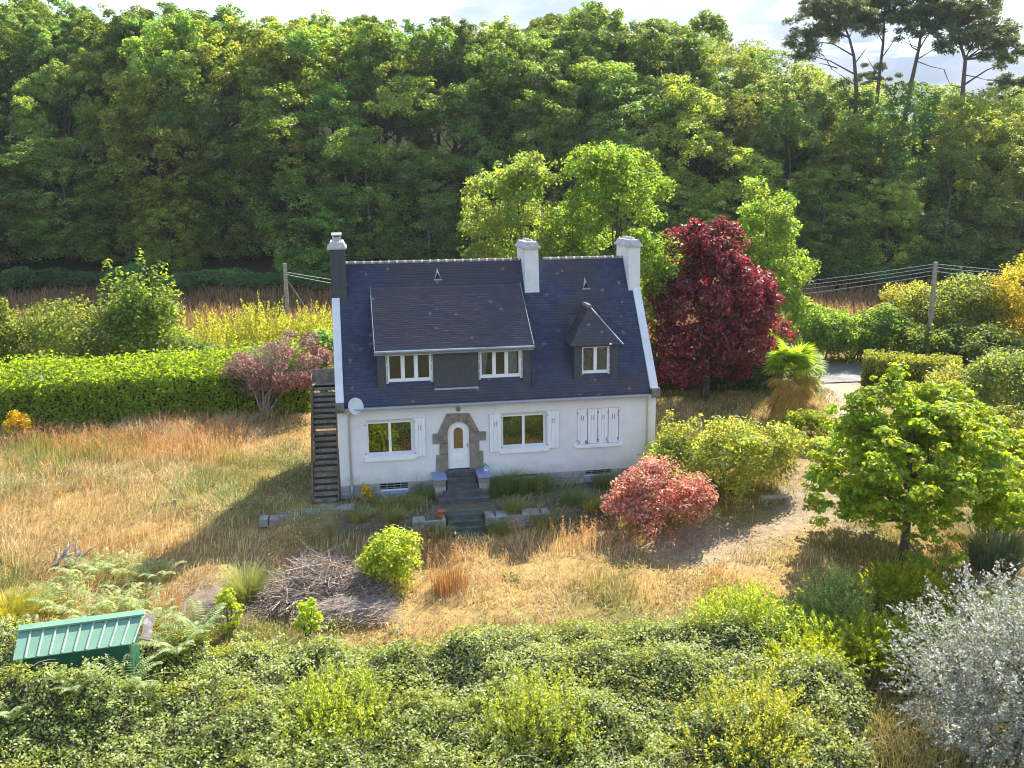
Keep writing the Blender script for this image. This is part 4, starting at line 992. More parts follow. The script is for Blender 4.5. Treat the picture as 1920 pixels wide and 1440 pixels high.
# ---- pines on the right
PINE = [(.065, .095, .050), (.080, .112, .056), (.098, .125, .058), (.11, .115, .06)]
def pine(u_base, D, trunk_uv, clumps, label, seed, r0=.30, n=5200, twigs=()):
    """trunk_uv: points (u,v) up the trunk; clumps: (u,v,ru,rv) foliage clouds, all about depth D"""
    r = np.random.RandomState(seed); X = lambda u, v, dd=0: CAM + (D + dd) * (CAM_R.T @ np.array([(u - 960) / F_PX, -(v - 720) / F_PX, 1.0]))
    bx, by = at(u_base, D, 300); bz = T(bx, by); base = np.array([bx, by, bz])
    pts = [tuple(base - base)] + [tuple(X(u, v) - base) for u, v in trunk_uv]; pts[0] = (pts[1][0], pts[1][1], -.3); n_ = len(pts)
    mb = MB(); mb.tube(pts, [r0 * (1 - .7 * i / (n_ - 1)) for i in range(n_)], 8)
    puffs = []; m = 1 / ppm(D)
    for (u, v, ru, rv) in clumps:
        c = X(u, v, r.uniform(-1.5, 1.5)) - base
        ru *= 1.4; rv *= 1.45; k = max(5, int(ru * rv / 48))
        for q in range(k):
            a = r.uniform(0, 6.28); f = r.rand() ** .5
            puffs.append((c[0] + math.cos(a) * f * ru * m, c[1] + math.sin(a) * f * ru * m * .8, c[2] + r.uniform(-1, 1) * rv * m * .8, r.uniform(.5, .95)))
        j = int(np.argmin([abs(p[2] - (c[2] - 1.5)) for p in pts[1:]])) + 1; b = np.array(pts[j]); mid = (b + c) / 2 + np.array([0, 0, .25]) + r.normal(size=3) * .25
        mb.tube([tuple(b), tuple(mid), tuple(c)], [r0 * .33, r0 * .22, r0 * .08], 5)
    for (a, b) in twigs:
        A_, B_ = X(*a) - base, X(*b) - base; mid = (A_ + B_) / 2 + r.normal(size=3) * .2; mb.tube([tuple(A_), tuple(mid), tuple(B_)], [.07, .05, .02], 4)
    n = int(n * 2.5); P, Nn, idx = puff_leaves(np.array(puffs), n, r, .6, .2, .9, .5, .6)
    G = leaf_geo(P, Nn, .44, .12, r, .05); c = pal_pick(PINE, n, r)
    plant('pine_tree', tuple(base), label, 'tree', [('trunk', mb.mesh('pine_trunk', M['bark_pine'], True), None), ('crown', quads('pine_crown', G, c), M['needle'])], 'tall pines on the skyline')
pine(1605, 101, [(1606, 180), (1604, 140), (1601, 105), (1592, 70), (1580, 40)], [(1510, 75, 26, 18), (1520, 45, 30, 16), (1545, 25, 34, 18), (1580, 12, 34, 16), (1560, 60, 26, 14), (1600, 38, 24, 16), (1505, 100, 16, 10), (1535, 8, 24, 10)], 'leftmost tall pine on the skyline, leaning branch to its left', 1, .28, 7000,
     [((1604, 160), (1560, 130)), ((1560, 130), (1545, 105)), ((1545, 105), (1530, 85)), ((1602, 120), (1625, 90)), ((1570, 128), (1535, 118))])
pine(1645, 103, [(1645, 180), (1650, 130), (1656, 80), (1658, 40), (1660, 5)], [(1630, 22, 34, 16), (1665, 10, 34, 18), (1640, 50, 24, 12), (1690, 30, 24, 14), (1655, -8, 30, 12), (1620, 5, 26, 12)], 'straight thin pine, second from left on the skyline', 2, .24, 6000, [((1652, 110), (1680, 70)), ((1648, 140), (1625, 105))])
pine(1702, 100, [(1700, 190), (1712, 140), (1722, 95), (1729, 50), (1735, 15)], [(1705, 25, 30, 16), (1745, 12, 34, 18), (1775, 30, 30, 16), (1760, 52, 24, 11), (1720, -6, 34, 14), (1700, 62, 18, 10), (1785, 8, 26, 12)], 'forked pine in the middle of the skyline group', 3, .30, 7000, [((1700, 185), (1708, 150)), ((1708, 150), (1722, 108)), ((1722, 110), (1765, 85)), ((1720, 115), (1770, 130)), ((1770, 130), (1782, 160)), ((1724, 90), (1690, 75))])
pine(1802, 98, [(1798, 280), (1802, 210), (1806, 160), (1810, 112), (1800, 80), (1795, 50)], [(1800, 40, 38, 18), (1840, 35, 36, 16), (1870, 62, 30, 14), (1830, 70, 40, 15), (1790, 82, 30, 12), (1890, 95, 22, 9), (1850, 95, 30, 10), (1880, 118, 16, 7), (1800, 15, 30, 12), (1845, 8, 26, 12), (1905, 75, 18, 9)], 'tall pine at the right of the skyline with ivy on its trunk', 4, .34, 9000, [((1806, 165), (1770, 160)), ((1807, 140), (1850, 150)), ((1850, 150), (1890, 155)), ((1810, 112), (1870, 118)), ((1804, 190), (1780, 175))])
r = np.random.RandomState(41)
x, y = at(1798, 97.6, 300); zb = T(x, y)
pine(1900, 112, [(1900, 220), (1902, 180), (1903, 150)], [(1890, 165, 24, 10), (1915, 150, 22, 10), (1905, 185, 26, 10)], 'low pine behind the ivy-clad pine at the frame edge', 6, .2, 2600)
pine(1640, 150, [(1640, 200), (1640, 150), (1640, 120)], [(1640, 130, 18, 10), (1655, 150, 22, 10), (1630, 155, 20, 10), (1645, 170, 26, 9)], 'hazy far pine seen between the trunks of the skyline pines', 7, .25, 3500)

# ------------------------------------------------------------------ garden trees and shrubs
def shrub(name, label, cat, x, y, w_, h, pal, n, Ln, Wd, mat='leaf_bright', seed=0, d_=None, base=.1, stems=6, nl=16, lr=(.28, .42), pr=(.12, .22), lo=-.35, flat=.9, up=.5, inner=.5, extra=None, wpal=None, dz=0, group=None, rand=.6, part='foliage', lean=0, irr=.18):
    r = np.random.RandomState(1000 + seed); d_ = d_ or w_; m = min(w_, d_, h)
    rz = h * (1 - base) / (1 + min(1, -lo)) if lo > -1 else h / 2
    h = h * 1.12; rz = h * (1 - base) * .62; cz = h - rz
    pf = lobe_crown(r, nl, w_ / 2 - m * lr[1] * .6, d_ / 2 - m * lr[1] * .6, max(rz - m * lr[1] * .6, .2), cz, (m * lr[0] * .8, m * lr[1] * .8), 10, (m * pr[0] * .8, m * pr[1] * .8), lo, inner, 0.0, irr)
    if extra is not None: pf = np.r_[pf, np.array(extra)]
    n = int(n * .85); me_ = crown_mesh(part, pf, n, r, pal, Ln * 1.06, Wd * 1.06, flat=flat, shell=.35, up=up, rand=rand, w=wpal)
    mb = MB()
    for k in range(stems):
        e = pf[r.randint(len(pf))][:3]; b = r.normal(size=2) * .05 * w_
        mb.tube([(b[0], b[1], -.2), (b[0] + (e[0] - b[0]) * .4, b[1] + (e[1] - b[1]) * .4, e[2] * .5), tuple(e)], [.03 + .01 * h, .02 + .006 * h, .008], 5)
    parts = [(part, me_, M[mat])]
    if stems: parts.insert(0, ('stem', mb.mesh('stem', M['bark'], True), None))
    return plant(name, (x, y, T(x, y) + dz), label, cat, parts, group)
def garden_tree(name, label, x, y, h, rx, rz, pal, n, Ln, Wd, mat, seed, clear=1.2, nl=34, lr=(.8, 1.3), pr=(.28, .5), r0=.18, ry=None, inner=.45, lo=-.9, up=.5, cone=0.0, cat='tree', flat=.85, rand=.6, nb=22, puffvar=.22, sq=0.0, irr=.12):
    r = np.random.RandomState(2000 + seed); cz = h - rz
    pf = lobe_crown(r, nl, rx - lr[1] * .7, (ry or rx) - lr[1] * .7, rz - lr[1] * .6, cz, lr, 11, pr, lo, inner, sq, irr)
    if cone: k_ = 1 + cone * (cz - pf[:, 2]) / rz; pf[:, 0] *= k_; pf[:, 1] *= k_
    pf = pf[pf[:, 2] > clear]
    return plant(name, (x, y, T(x, y)), label, cat, [('trunk', trunk_mesh('trunk', h * .82, r0, pf, r, M['bark'], nb), None), ('crown', crown_mesh('crown', pf, n, r, pal, Ln, Wd, flat=flat, shell=.35, up=up, rand=rand, puffvar=puffvar), M[mat])])
LIME = [(.15, .21, .018), (.12, .18, .018), (.20, .245, .025), (.09, .145, .018)]
BRT = [(.085, .150, .034), (.112, .180, .040), (.068, .125, .030), (.14, .195, .05)]
RED = [(.075, .022, .030), (.055, .022, .026), (.13, .024, .032), (.045, .026, .024), (.070, .045, .035), (.050, .030, .030), (.20, .09, .09), (.20, .028, .036), (.22, .03, .04)]
PINK = [(.36, .13, .12), (.43, .18, .17), (.29, .10, .09), (.40, .22, .15), (.22, .15, .06), (.14, .16, .05), (.48, .26, .24)]
YEL = [(.20, .20, .025), (.16, .18, .025), (.25, .23, .03)]
GRY = [(.16, .20, .10), (.22, .25, .15), (.12, .16, .07), (.10, .14, .05)]

x, y = at(975, 52); garden_tree('garden_tree', 'pale green tree rising behind the middle chimney', x, y, 13.0, 3.5, 5.6, [(.10, .15, .05), (.13, .178, .065), (.078, .122, .036), (.16, .195, .085)], 34000, .18, .115, 'leaf_bright', 1, 2, nl=90, sq=.8, cone=.08)
x, y = at(1152, 50); garden_tree('garden_tree', 'bright green tree rising behind the right chimney', x, y, 13.5, 3.7, 6.2, BRT, 38000, .18, .115, 'leaf_bright', 2, 2, nl=96, sq=.6, cone=.12)
garden_tree('copper_tree', 'dark red copper-leaved tree right of the house', 19.2, 11.2, 10.2, 3.7, 5.05, RED, 42000, .19, .14, 'leaf_red', 3, 1.1, nl=95, lr=(.7, 1.15), cone=.30, r0=.2, up=.3)
x, y = at(1425, 56); garden_tree('garden_tree', 'fresh green tree partly hidden behind the red tree', x, y, 11.2, 2.9, 5.6, [(.11, .17, .04), (.14, .20, .06), (.085, .14, .03)], 24000, .19, .12, 'leaf_bright', 4, .6, cone=.25, nl=56)
garden_tree('maple_tree', 'lime green maple standing alone on the right lawn', 18.9, -7.6, 6.6, 3.8, 3.1, LIME, 46000, .155, .13, 'leaf_bright', 5, .6, nl=125, lr=(.5, .95), pr=(.2, .36), r0=.14, up=.8, inner=.5, lo=-.95, cone=.34, flat=.42, rand=.45, irr=.3)

# hedge rows: leaves over a clipped body
def hedge(name, label, path, thick, h, pal, n, Ln, Wd, mat, seed, wob=.12, shoots=.35, cat='hedge', rnd=.25, slope=0.0):
    r = np.random.RandomState(3000 + seed); path = np.array(path, float); seg = np.diff(path, axis=0); ln = np.hypot(seg[:, 0], seg[:, 1]); cum = np.r_[0, np.cumsum(ln)]
    s_ = r.uniform(0, cum[-1], n); k = np.clip(np.searchsorted(cum, s_) - 1, 0, len(ln) - 1); t = (s_ - cum[k]) / ln[k]
    c = path[k] + seg[k] * t[:, None]; tg = seg[k] / ln[k][:, None]; nr = np.stack([tg[:, 1], -tg[:, 0]], 1)
    a = r.uniform(0, 2 * h + thick, n); off = np.where(a < h, thick / 2, np.where(a < h + thick, thick / 2 - (a - h), -thick / 2)); z = np.where(a < h, a, np.where(a < h + thick, h, 2 * h + thick - a))
    top = (a >= h) & (a < h + thick)
    zr = np.clip((z / h - .8) / .2, 0, 1); off = off * np.where(top, 1, 1 - rnd * zr ** 2 * .5); z = z - np.where(top, (np.abs(off) / (thick / 2)) ** 4 * rnd * .8, 0)
    z = z * np.where(top, 1 - slope / h * (off / thick + .5), np.where(off > 0, 1 - slope / h, 1))
    bulge = fbm(s_, z * 1.3, 1.3, seed) * wob * 1.6 + fbm(s_ + off, z, 4.5, seed + 1) * wob * .8
    off = off + np.sign(off) * np.where(top, 0, bulge) - np.sign(off) * r.rand(n) ** 2 * .18
    z = z + np.where(top, bulge + np.where(r.rand(n) < .45, r.rand(n) ** 2 * shoots, -r.rand(n) * .12), 0)
    P = np.c_[c + nr * off[:, None], terrain(c[:, 0], c[:, 1]) + np.maximum(z, .02)]
    base = np.array([*path[len(path) // 2], T(*path[len(path) // 2])])
    No = np.where(top[:, None], np.array([0, 0, 1.0]), np.c_[nr * np.sign(off)[:, None], np.zeros(n)])
    Nn = norm(No * .7 + r.normal(size=(n, 3)) * .6 + np.array([0, 0, .35]))
    body = MB(); B = path; h = h - slope
    for p0, p1 in zip(B[:-1], B[1:]):
        d = (p1 - p0) / np.hypot(*(p1 - p0)); q = np.array([d[1], -d[0]]) * (thick / 2 - .3); z0, z1 = T(*p0) - base[2], T(*p1) - base[2]
        v = [(*(p0 + q - base[:2]), z0), (*(p1 + q - base[:2]), z1), (*(p1 - q - base[:2]), z1), (*(p0 - q - base[:2]), z0)]; hh = h - .35
        w2 = [(a_[0], a_[1], a_[2] + hh) for a_ in v]
        body.quad([v[0], v[1], w2[1], w2[0]]); body.quad([v[2], v[3], w2[3], w2[2]]); body.quad(w2)
        body.quad([v[3], v[0], w2[0], w2[3]]); body.quad([v[1], v[2], w2[2], w2[1]])
    c_ = pal_pick(pal, n, r)
    plant(name, tuple(base), label, cat, [('branch_core', body.mesh('branch_core', M['twig_dark']), None), ('foliage', quads('foliage', leaf_geo(P - base, Nn, Ln, Wd, r), c_), M[mat])])
hedge('clipped_hedge', 'long clipped yellow-green hedge behind the left lawn', [(-30, 13.0), (-17, 13.2), (-11, 13.7), (-5.4, 14.3), (-1.6, 14.9)], 2.8, 3.15, [(.14, .20, .02), (.11, .17, .02), (.19, .235, .025), (.09, .14, .02)], 50000, .185, .112, 'leaf_bright', 1, slope=.75, shoots=.5, wob=.16)
hedge('clipped_hedge', 'short clipped conifer hedge beside the driveway gate', [(28.9, 12.2), (31.2, 10.6), (33.0, 9.4)], 1.8, 1.9, [(.13, .145, .02), (.16, .165, .025), (.09, .12, .03)], 11000, .15, .08, 'leaf_bright', 2, shoots=.25)
hedge('dark_hedge', 'dark low hedge behind the trunk of the red tree', [(13.5, 14.6), (18, 13.9), (22.5, 13.2), (24.8, 12.6)], 1.5, 1.9, [(.045, .08, .03), (.06, .10, .035), (.035, .065, .03)], 9000, .16, .10, 'leaf_gloss', 3, shoots=.3)
shrub('mound_shrub', 'low rounded conifer at the foot of the palm', 'shrub', 20.9, 2.9, 2.7, 1.5, [(.11, .145, .02), (.14, .17, .022), (.08, .11, .02)], 8000, .12, .06, seed=1, nl=22, stems=0, inner=.7, lo=-.2)
shrub('ivy_clump', 'glossy ivy clump behind the palm', 'ivy', *at(1508, 49), 2.0, 3.0, [(.07, .16, .03), (.10, .20, .05), (.14, .22, .08)], 5200, .16, .12, 'leaf_gloss', 2, stems=3, lo=-.8)
# behind the left hedge
shrub('sycamore_sapling', 'young sycamore with upright bright shoots behind the long hedge', 'tree', *at(275, 54), 5.0, 5.7, [(.10, .15, .035), (.13, .18, .045), (.08, .12, .03)], 13000, .23, .155, seed=3, nl=30, lo=-.6, up=.8,
      extra=[(dx, 0, z, .28) for dx, zz in ((-1.6, 7.4), (-1.0, 7.0), (-.3, 6.8), (.25, 8.0), (1.4, 7.5), (.85, 6.9), (-2.0, 6.4), (1.9, 6.2)) for z in np.arange(4.2, zz, .22)])
shrub('hawthorn_bush', 'broad grey-green bush behind the long hedge, left of the sycamore', 'bush', *at(130, 52), 6.0, 5.3, [(.09, .125, .035), (.12, .155, .05), (.07, .10, .03)], 13000, .17, .11, seed=4, nl=26, lo=-.7,
      extra=[(.3, 0, 4.9, .5), (.5, 0, 5.3, .3), (1.9, 0, 4.3, .5)])
shrub('sycamore_sapling', 'slim sapling at the left frame edge behind the hedge', 'tree', *at(12, 52), 2.6, 4.6, [(.12, .16, .04), (.15, .19, .06), (.09, .13, .03)], 6500, .22, .15, seed=5, lo=-.8, up=.8, extra=[(.3, 0, z, .28) for z in np.arange(4.2, 5.4, .22)])
shrub('dark_bush', 'dark bush between the sycamore and the purple shrub', 'bush', *at(375, 51), 3.6, 3.2, [(.06, .09, .028), (.08, .11, .03), (.10, .13, .05)], 7000, .16, .10, seed=6, lo=-.7)
for k, (u, D, w_, h, lab) in enumerate([(420, 58, 5.2, 3.5, 'yellow-green broom bush behind the purple shrub'), (500, 59, 4.4, 3.8, 'tallest yellow-green broom bush left of the utility pole'), (590, 60, 3.6, 3.3, 'yellow-green broom bush right of the utility pole')]):
    spray_bush('broom_bush', lab, 'bush', *at(u, D), w_ * 1.15, h * 1.15, [(.16, .18, .035), (.20, .205, .045), (.12, .145, .035)], 380, 22, 1.3, .18, .055, seed=10 + k, upw=1.8, jit=.08, lo=-.2)
shrub('laurel_bush', 'glossy green laurel against the left gable', 'bush', *at(606, 51), 2.6, 3.7, [(.08, .16, .03), (.12, .20, .05), (.17, .23, .10)], 5200, .20, .11, 'leaf_gloss', 14, lo=-.8)
# purple-leaved shrub with bare grey twigs
r = np.random.RandomState(61); px0, py0 = -2.95, 13.0; mb = MB()
for k in range(230):
    a = r.uniform(0, 6.28); f = r.rand() ** .6; ex, ey_, ez_ = math.cos(a) * 2.7 * f, math.sin(a) * 1.7 * f, 2.2 + r.uniform(.2, 2.0) * (1 - .55 * f * f)
    b0 = (-.9 + ex * .1, 0, .3); m_ = (-.5 + ex * .5, ey_ * .5, ez_ * .66 + r.uniform(-.2, .2)); rr = .045 if k < 9 else .016
    mb.tube([b0 if k < 9 else (-.7 + ex * .35, ey_ * .35, ez_ * .55), m_, (ex, ey_, ez_)], [rr * 1.5, rr, .006], 4, cap=False)
    for q in range(3):
        mb.tube([(ex * .8 + m_[0] * .2, ey_ * .8, ez_ * .9), (ex + r.uniform(-.4, .4), ey_ + r.uniform(-.4, .4), ez_ + r.uniform(-.35, .3))], [.010, .004], 3, cap=False)
mb.tube([(-1.1, -.1, -.2), (-.85, 0, 1.0), (-.4, 0, 1.9), (.2, 0, 2.6)], [.12, .09, .07, .03], 7)
pf = crown_puffs(r, 60, 2.6, 1.7, 1.75, 2.5, .25, .55, lo=-.75, inner=.5)
plant('purple_shrub', (px0, py0, T(px0, py0)), 'half-bare purple-leaved shrub with grey twigs by the left gable', 'shrub', [('branches', mb.mesh('branches', M['twig'], True), None), ('foliage', crown_mesh('foliage', pf, 7500, r, [(.15, .06, .07), (.20, .08, .10), (.24, .18, .17), (.11, .07, .06), (.13, .13, .06)], .14, .085), M['leaf_pink'])])
# right of the house
shrub('mock_orange', 'big sprawling pale green shrub against the right corner of the house', 'shrub', 15.0, -1.7, 6.9, 2.9, [(.13, .165, .04), (.17, .20, .06), (.10, .13, .03), (.22, .24, .10)], 26000, .12, .08, seed=20, d_=4.0, nl=36, lr=(.25, .4), lo=-.5,
      extra=[(-2.5 + .1 * math.sin(q), .2, 2.0 + .17 * q, .30 - .01 * q) for q in range(9)] + [(-1.5, 0, 2.9, .35), (-1.2, .1, 3.1, .25)])
shrub('pink_shrub', 'coral pink leaved shrub in front of the right basement vent', 'shrub', 11.35, -4.1, 3.7, 2.35, PINK, 13000, .11, .08, 'leaf_pink', 21, d_=3.0, nl=34, lr=(.2, .32), lo=-.6, up=.7, rand=.6, extra=[(-2.0, 0, 1.35, .18), (-1.75, 0, 1.4, .2)])
for k, (u, D, w_, h, lab, pal) in enumerate([(1535, 59, 4.0, 3.4, 'leafy roadside bush just right of the red tree', BRT), (1600, 59, 4.2, 3.0, 'low roadside bush behind the driveway gate', BRT), (1655, 58, 3.6, 3.3, 'roadside bush left of the right utility pole', BRT),
        (1700, 60, 4.0, 4.9, 'feathery yellow-green bush right behind the utility pole', [(.16, .18, .05), (.2, .21, .07), (.12, .14, .04)]), (1790, 58, 6.0, 5.6, 'rounded grey-green bush right of the utility pole', [(.10, .135, .035), (.13, .16, .05), (.08, .11, .03)]),
        (1890, 57, 5.0, 7.4, 'yellowing maple at the right frame edge', [(.22, .19, .03), (.17, .16, .03), (.12, .14, .03), (.27, .22, .03)]), (1760, 55, 4.6, 3.0, 'dark bush below the grey-green roadside bush', [(.06, .09, .03), (.08, .11, .035)]), (1860, 53, 4.6, 3.0, 'dark hedge bush at the right frame edge', [(.06, .09, .03), (.08, .11, .035)])]):
    shrub('roadside_bush' if k != 5 else 'maple_sapling', lab, 'bush' if k != 5 else 'tree', *at(u, D), w_, h, pal, int(5200 + w_ * h * 300), .18, .11, seed=30 + k, nl=24, lo=-.75, up=.6)
shrub('privet_bush', 'large grey-green bush at the right edge beyond the maple', 'bush', *at(1900, 44), 5.4, 3.7, [(.10, .14, .05), (.14, .18, .07), (.075, .11, .04)], 13000, .16, .10, seed=40, nl=30, lo=-.7)
shrub('privet_bush', 'pale twiggy bush behind the lime maple', 'bush', *at(1800, 46), 4.6, 2.5, [(.16, .17, .07), (.12, .15, .05), (.22, .20, .12)], 8500, .15, .08, seed=41, nl=24, lo=-.6)
shrub('privet_bush', 'dark lower bush at the right edge behind the maple', 'bush', *at(1905, 39.5), 3.6, 2.2, [(.09, .12, .04), (.07, .10, .03), (.15, .16, .05)], 7500, .14, .09, seed=42, lo=-.6)
shrub('round_bush', 'bright yellow-green rounded laurel beside the brush pile', 'bush', 1.62, -6.6, 1.85, 1.75, [(.19, .24, .02), (.24, .28, .025), (.14, .19, .02)], 5200, .12, .07, 'leaf_gloss', 50, nl=26, inner=.75, lo=-.8, up=.8, rand=.5, stems=3)
spray_bush('silver_bush', 'small silvery-green bush at the edge of the right bramble', 'bush', 14.5, -11.0, 2.4, 2.0, GRY, 330, 30, .6, .085, .04, seed=51, lo=-.4, upw=.9)
for k, (x, y, w_, h, d_, lab) in enumerate([(13.2, -12.2, 3.6, 1.25, 2.4, 'left part of the low feathery juniper below the silvery bush'), (16.2, -12.6, 4.2, 1.2, 2.6, 'middle of the low feathery juniper'), (19.0, -11.8, 3.2, 1.3, 2.4, 'feathery juniper below the dark rocks'), (17.3, -9.9, 3.4, 1.1, 2.0, 'shaded juniper under the maple shadow'), (11.6, -10.9, 3.2, 1.5, 2.0, 'leafy juniper at the left of the silvery bush'), (14.6, -12.9, 3.2, 1.5, 2.2, 'bright feathery juniper between the middle and left parts'), (17.6, -13.4, 3.0, 1.3, 2.0, 'feathery juniper just above the silver willow'), (12.6, -13.4, 3.0, 1.4, 1.8, 'lowest feathery juniper beside the bramble'), (18.9, -13.4, 2.6, 1.5, 1.8, 'rightmost feathery juniper touching the silver willow')]):
    spray_bush('juniper', lab, 'shrub', x, y, w_, h * 1.1, ([(.13, .18, .03), (.10, .15, .03), (.17, .21, .035), (.20, .24, .09)] if k in (0, 4) else [(.18, .215, .02), (.14, .18, .022), (.23, .24, .025), (.11, .14, .025)]), 400, 26, .6, .11, .034, seed=60 + k, d_=d_, upw=.45, jit=.045, lo=-.1, stems=4)
r = np.random.RandomState(870); sx_, sy_ = 16.3, -16.7
pfs = lobe_crown(r, 30, 2.4, 2.2, 1.8, 2.2, (.5, .8), 6, (.2, .3))
plant('silver_tree', (sx_, sy_, T(sx_, sy_)), 'silvery grey-leaved willow at the lower right corner', 'tree', [('trunk', trunk_mesh('trunk', 3.6, .09, pfs, r, M['bark'], 26), None), ('crown', spray_mesh('crown', r, 2400, 3.1, 2.9, 2.6, 2.0, .45, 20, .095, .046, [(.44, .41, .42), (.51, .48, .48), (.32, .32, .28), (.21, .24, .14), (.17, .20, .10), (.14, .17, .08)], lo=-.97, upw=.35, inner=(.3, 1.0), jit=.07), M['leaf_silver'])])
for k, (x, y, w_, h, lab, pal) in enumerate([(9.7, -15.6, 3.5, 1.9, 'olive yellow bush at the bottom, left of the silver willow', [(.15, .165, .045), (.12, .14, .04), (.20, .20, .06)]), (4.7, -14.6, 3.0, 1.9, 'yellow-green leafy bush at the bottom centre', [(.13, .165, .04), (.17, .19, .05), (.10, .13, .035)]), (-.2, -13.6, 3.0, 1.7, 'light green bush at the bottom left of centre', [(.14, .18, .035), (.18, .21, .05), (.10, .14, .03)])]):
    spray_bush('willow_scrub', lab, 'bush', x, y, w_ * 1.1, h * 1.15, pal, 400, 28, .75, .092, .036, seed=80 + k, upw=1.5, jit=.07, lo=-.1)
for k, (x, y, h, lab) in enumerate([(-3.2, -8.6, 1.25, 'yellow-green sapling below the grass tuft'), (-.95, -9.25, 1.1, 'small green sapling below the brush pile'), (-15.0, 11.2, 1.3, 'yellow flowering ragwort at the left frame edge'), (.95, -.45, .6, 'yellow ragwort at the left corner of the house'), (-17.2, 11.0, .9, 'second ragwort clump at the extreme left')]):
    shrub('sapling' if k < 2 else 'ragwort', lab, 'plant', x, y, (.75 if k < 2 else .5) if k != 2 else 1.5, h, ([(.16, .22, .03), (.20, .25, .04)] if k < 2 else [(.34, .27, .02), (.42, .32, .02), (.18, .18, .03)]), (900 if k < 2 else 350) if k != 2 else 1600, .10, .07, seed=90 + k, nl=10, lo=-.7, stems=4)

# palm
pm = thing('palm_tree', (21.7, 6.4, T(21.7, 6.4)), 'fan palm with a skirt of dead yellow fronds by the driveway', 'palm')
MB().tube([(21.7, 6.4, T(21.7, 6.4) - .2), (21.7, 6.4, T(21.7, 6.4) + 1.2), (21.72, 6.4, T(21.7, 6.4) + 2.7)], [.22, .20, .17], 9).build('trunk', M['fibre'], pm)
def frond_mesh(name, pal, seed, dead):
    r = np.random.RandomState(seed); G = []; c = []
    for k in range(26):
        a = math.radians(-140 + 280 * k / 25); ln = r.uniform(.62, .82); d = np.array([math.cos(a), math.sin(a) , 0.0]); b0 = np.array([.62, 0, 0.0]); side = np.array([-d[1], d[0], 0])
        tip = b0 + d * ln + np.array([0, 0, -.16 if not dead else -.22]); mid = b0 + d * ln * .5 + np.array([0, 0, .02])
        G.append([b0, mid + side * .04, tip, mid - side * .04])
    for s_ in (-1, 1): G.append([np.array([0, s_ * .015, 0]), np.array([.62, s_ * .012, .02]), np.array([.64, 0, .02]), np.array([0, -s_ * .015, .0])])
    m = quads(name, np.array(G), pal_pick(pal, len(G), r)); m.materials.append(M['leaf_bright'] if not dead else M['straw']); return m
fg = frond_mesh('green_frond', [(.14, .21, .03), (.10, .17, .03), (.19, .24, .04)], 1, False); fd = frond_mesh('dead_frond', [(.36, .22, .05), (.26, .16, .05), (.42, .28, .07), (.22, .20, .05)], 2, True)
r = np.random.RandomState(8); zb = T(21.7, 6.4)
for k in range(95):
    dead = k >= 40; a = r.uniform(0, 6.28)
    el = r.uniform(-.2, 1.1) if not dead else r.uniform(-1.0, -.05); z = (2.75 + r.uniform(-.1, .12)) if not dead else (r.uniform(.9, 2.65))
    o = bpy.data.objects.new('green_frond' if not dead else 'dead_frond', fg if not dead else fd); COL.objects.link(o); o.parent = pm
    o.location = (.02, 0, z); o.rotation_euler = (r.uniform(-.3, .3), -el, a); s_ = r.uniform(.95, 1.25) * (1.15 if not dead else 1.0); o.scale = (s_, s_, s_)

# poles and wires
def pole(u, D, vtop, label, r0, wires, guy=None):
    x, y = at(u, D); zb = T(x, y); zt = 11.83 + (344 - .0089 * (u - 960) - vtop) / F_PX * D
    t = thing('utility_pole', (x, y, zb), label, 'pole')
    MB().tube([(x, y, zb - .5), (x, y, zt)], [r0 * 1.2, r0], 10).build('shaft', M['pole'], t)
    for (u2, D2, v2, dz) in wires:
        x2, y2 = at(u2, D2); z2 = 11.83 + (344 - .0089 * (u2 - 960) - v2) / F_PX * D2; n = 12; sag = .012 * math.dist((x, y), (x2, y2))
        MB().tube([(x + (x2 - x) * i / n, y + (y2 - y) * i / n, zt - dz + (z2 - zt + dz) * i / n - 4 * sag * (i / n) * (1 - i / n)) for i in range(n + 1)], .014, 4).build('wire', M['wire'], t)
        MB().tube([(x - .12, y, zt - dz), (x + .12, y, zt - dz)], .03, 6).build('insulator', M['metal'], t)
    if guy: MB().tube([(x, y, zt - .9), (x + guy[0], y + guy[1], T(x + guy[0], y + guy[1]))], .012, 4).build('guy_wire', M['wire'], t)
pole(546, 62, 487, 'bare wooden utility pole left of the house with a guy wire', .12, [(900, 75, 545, .55), (900, 75, 560, .7)], (3.2, -1.0))
pole(1736, 56, 484, 'wooden utility pole carrying several wires on the right', .13, [(1260, 66, 540, .1), (1260, 66, 548, .3), (1260, 66, 556, .5), (1260, 66, 566, .75), (2080, 62, 505, .1), (2080, 62, 512, .3), (2080, 62, 520, .55)])

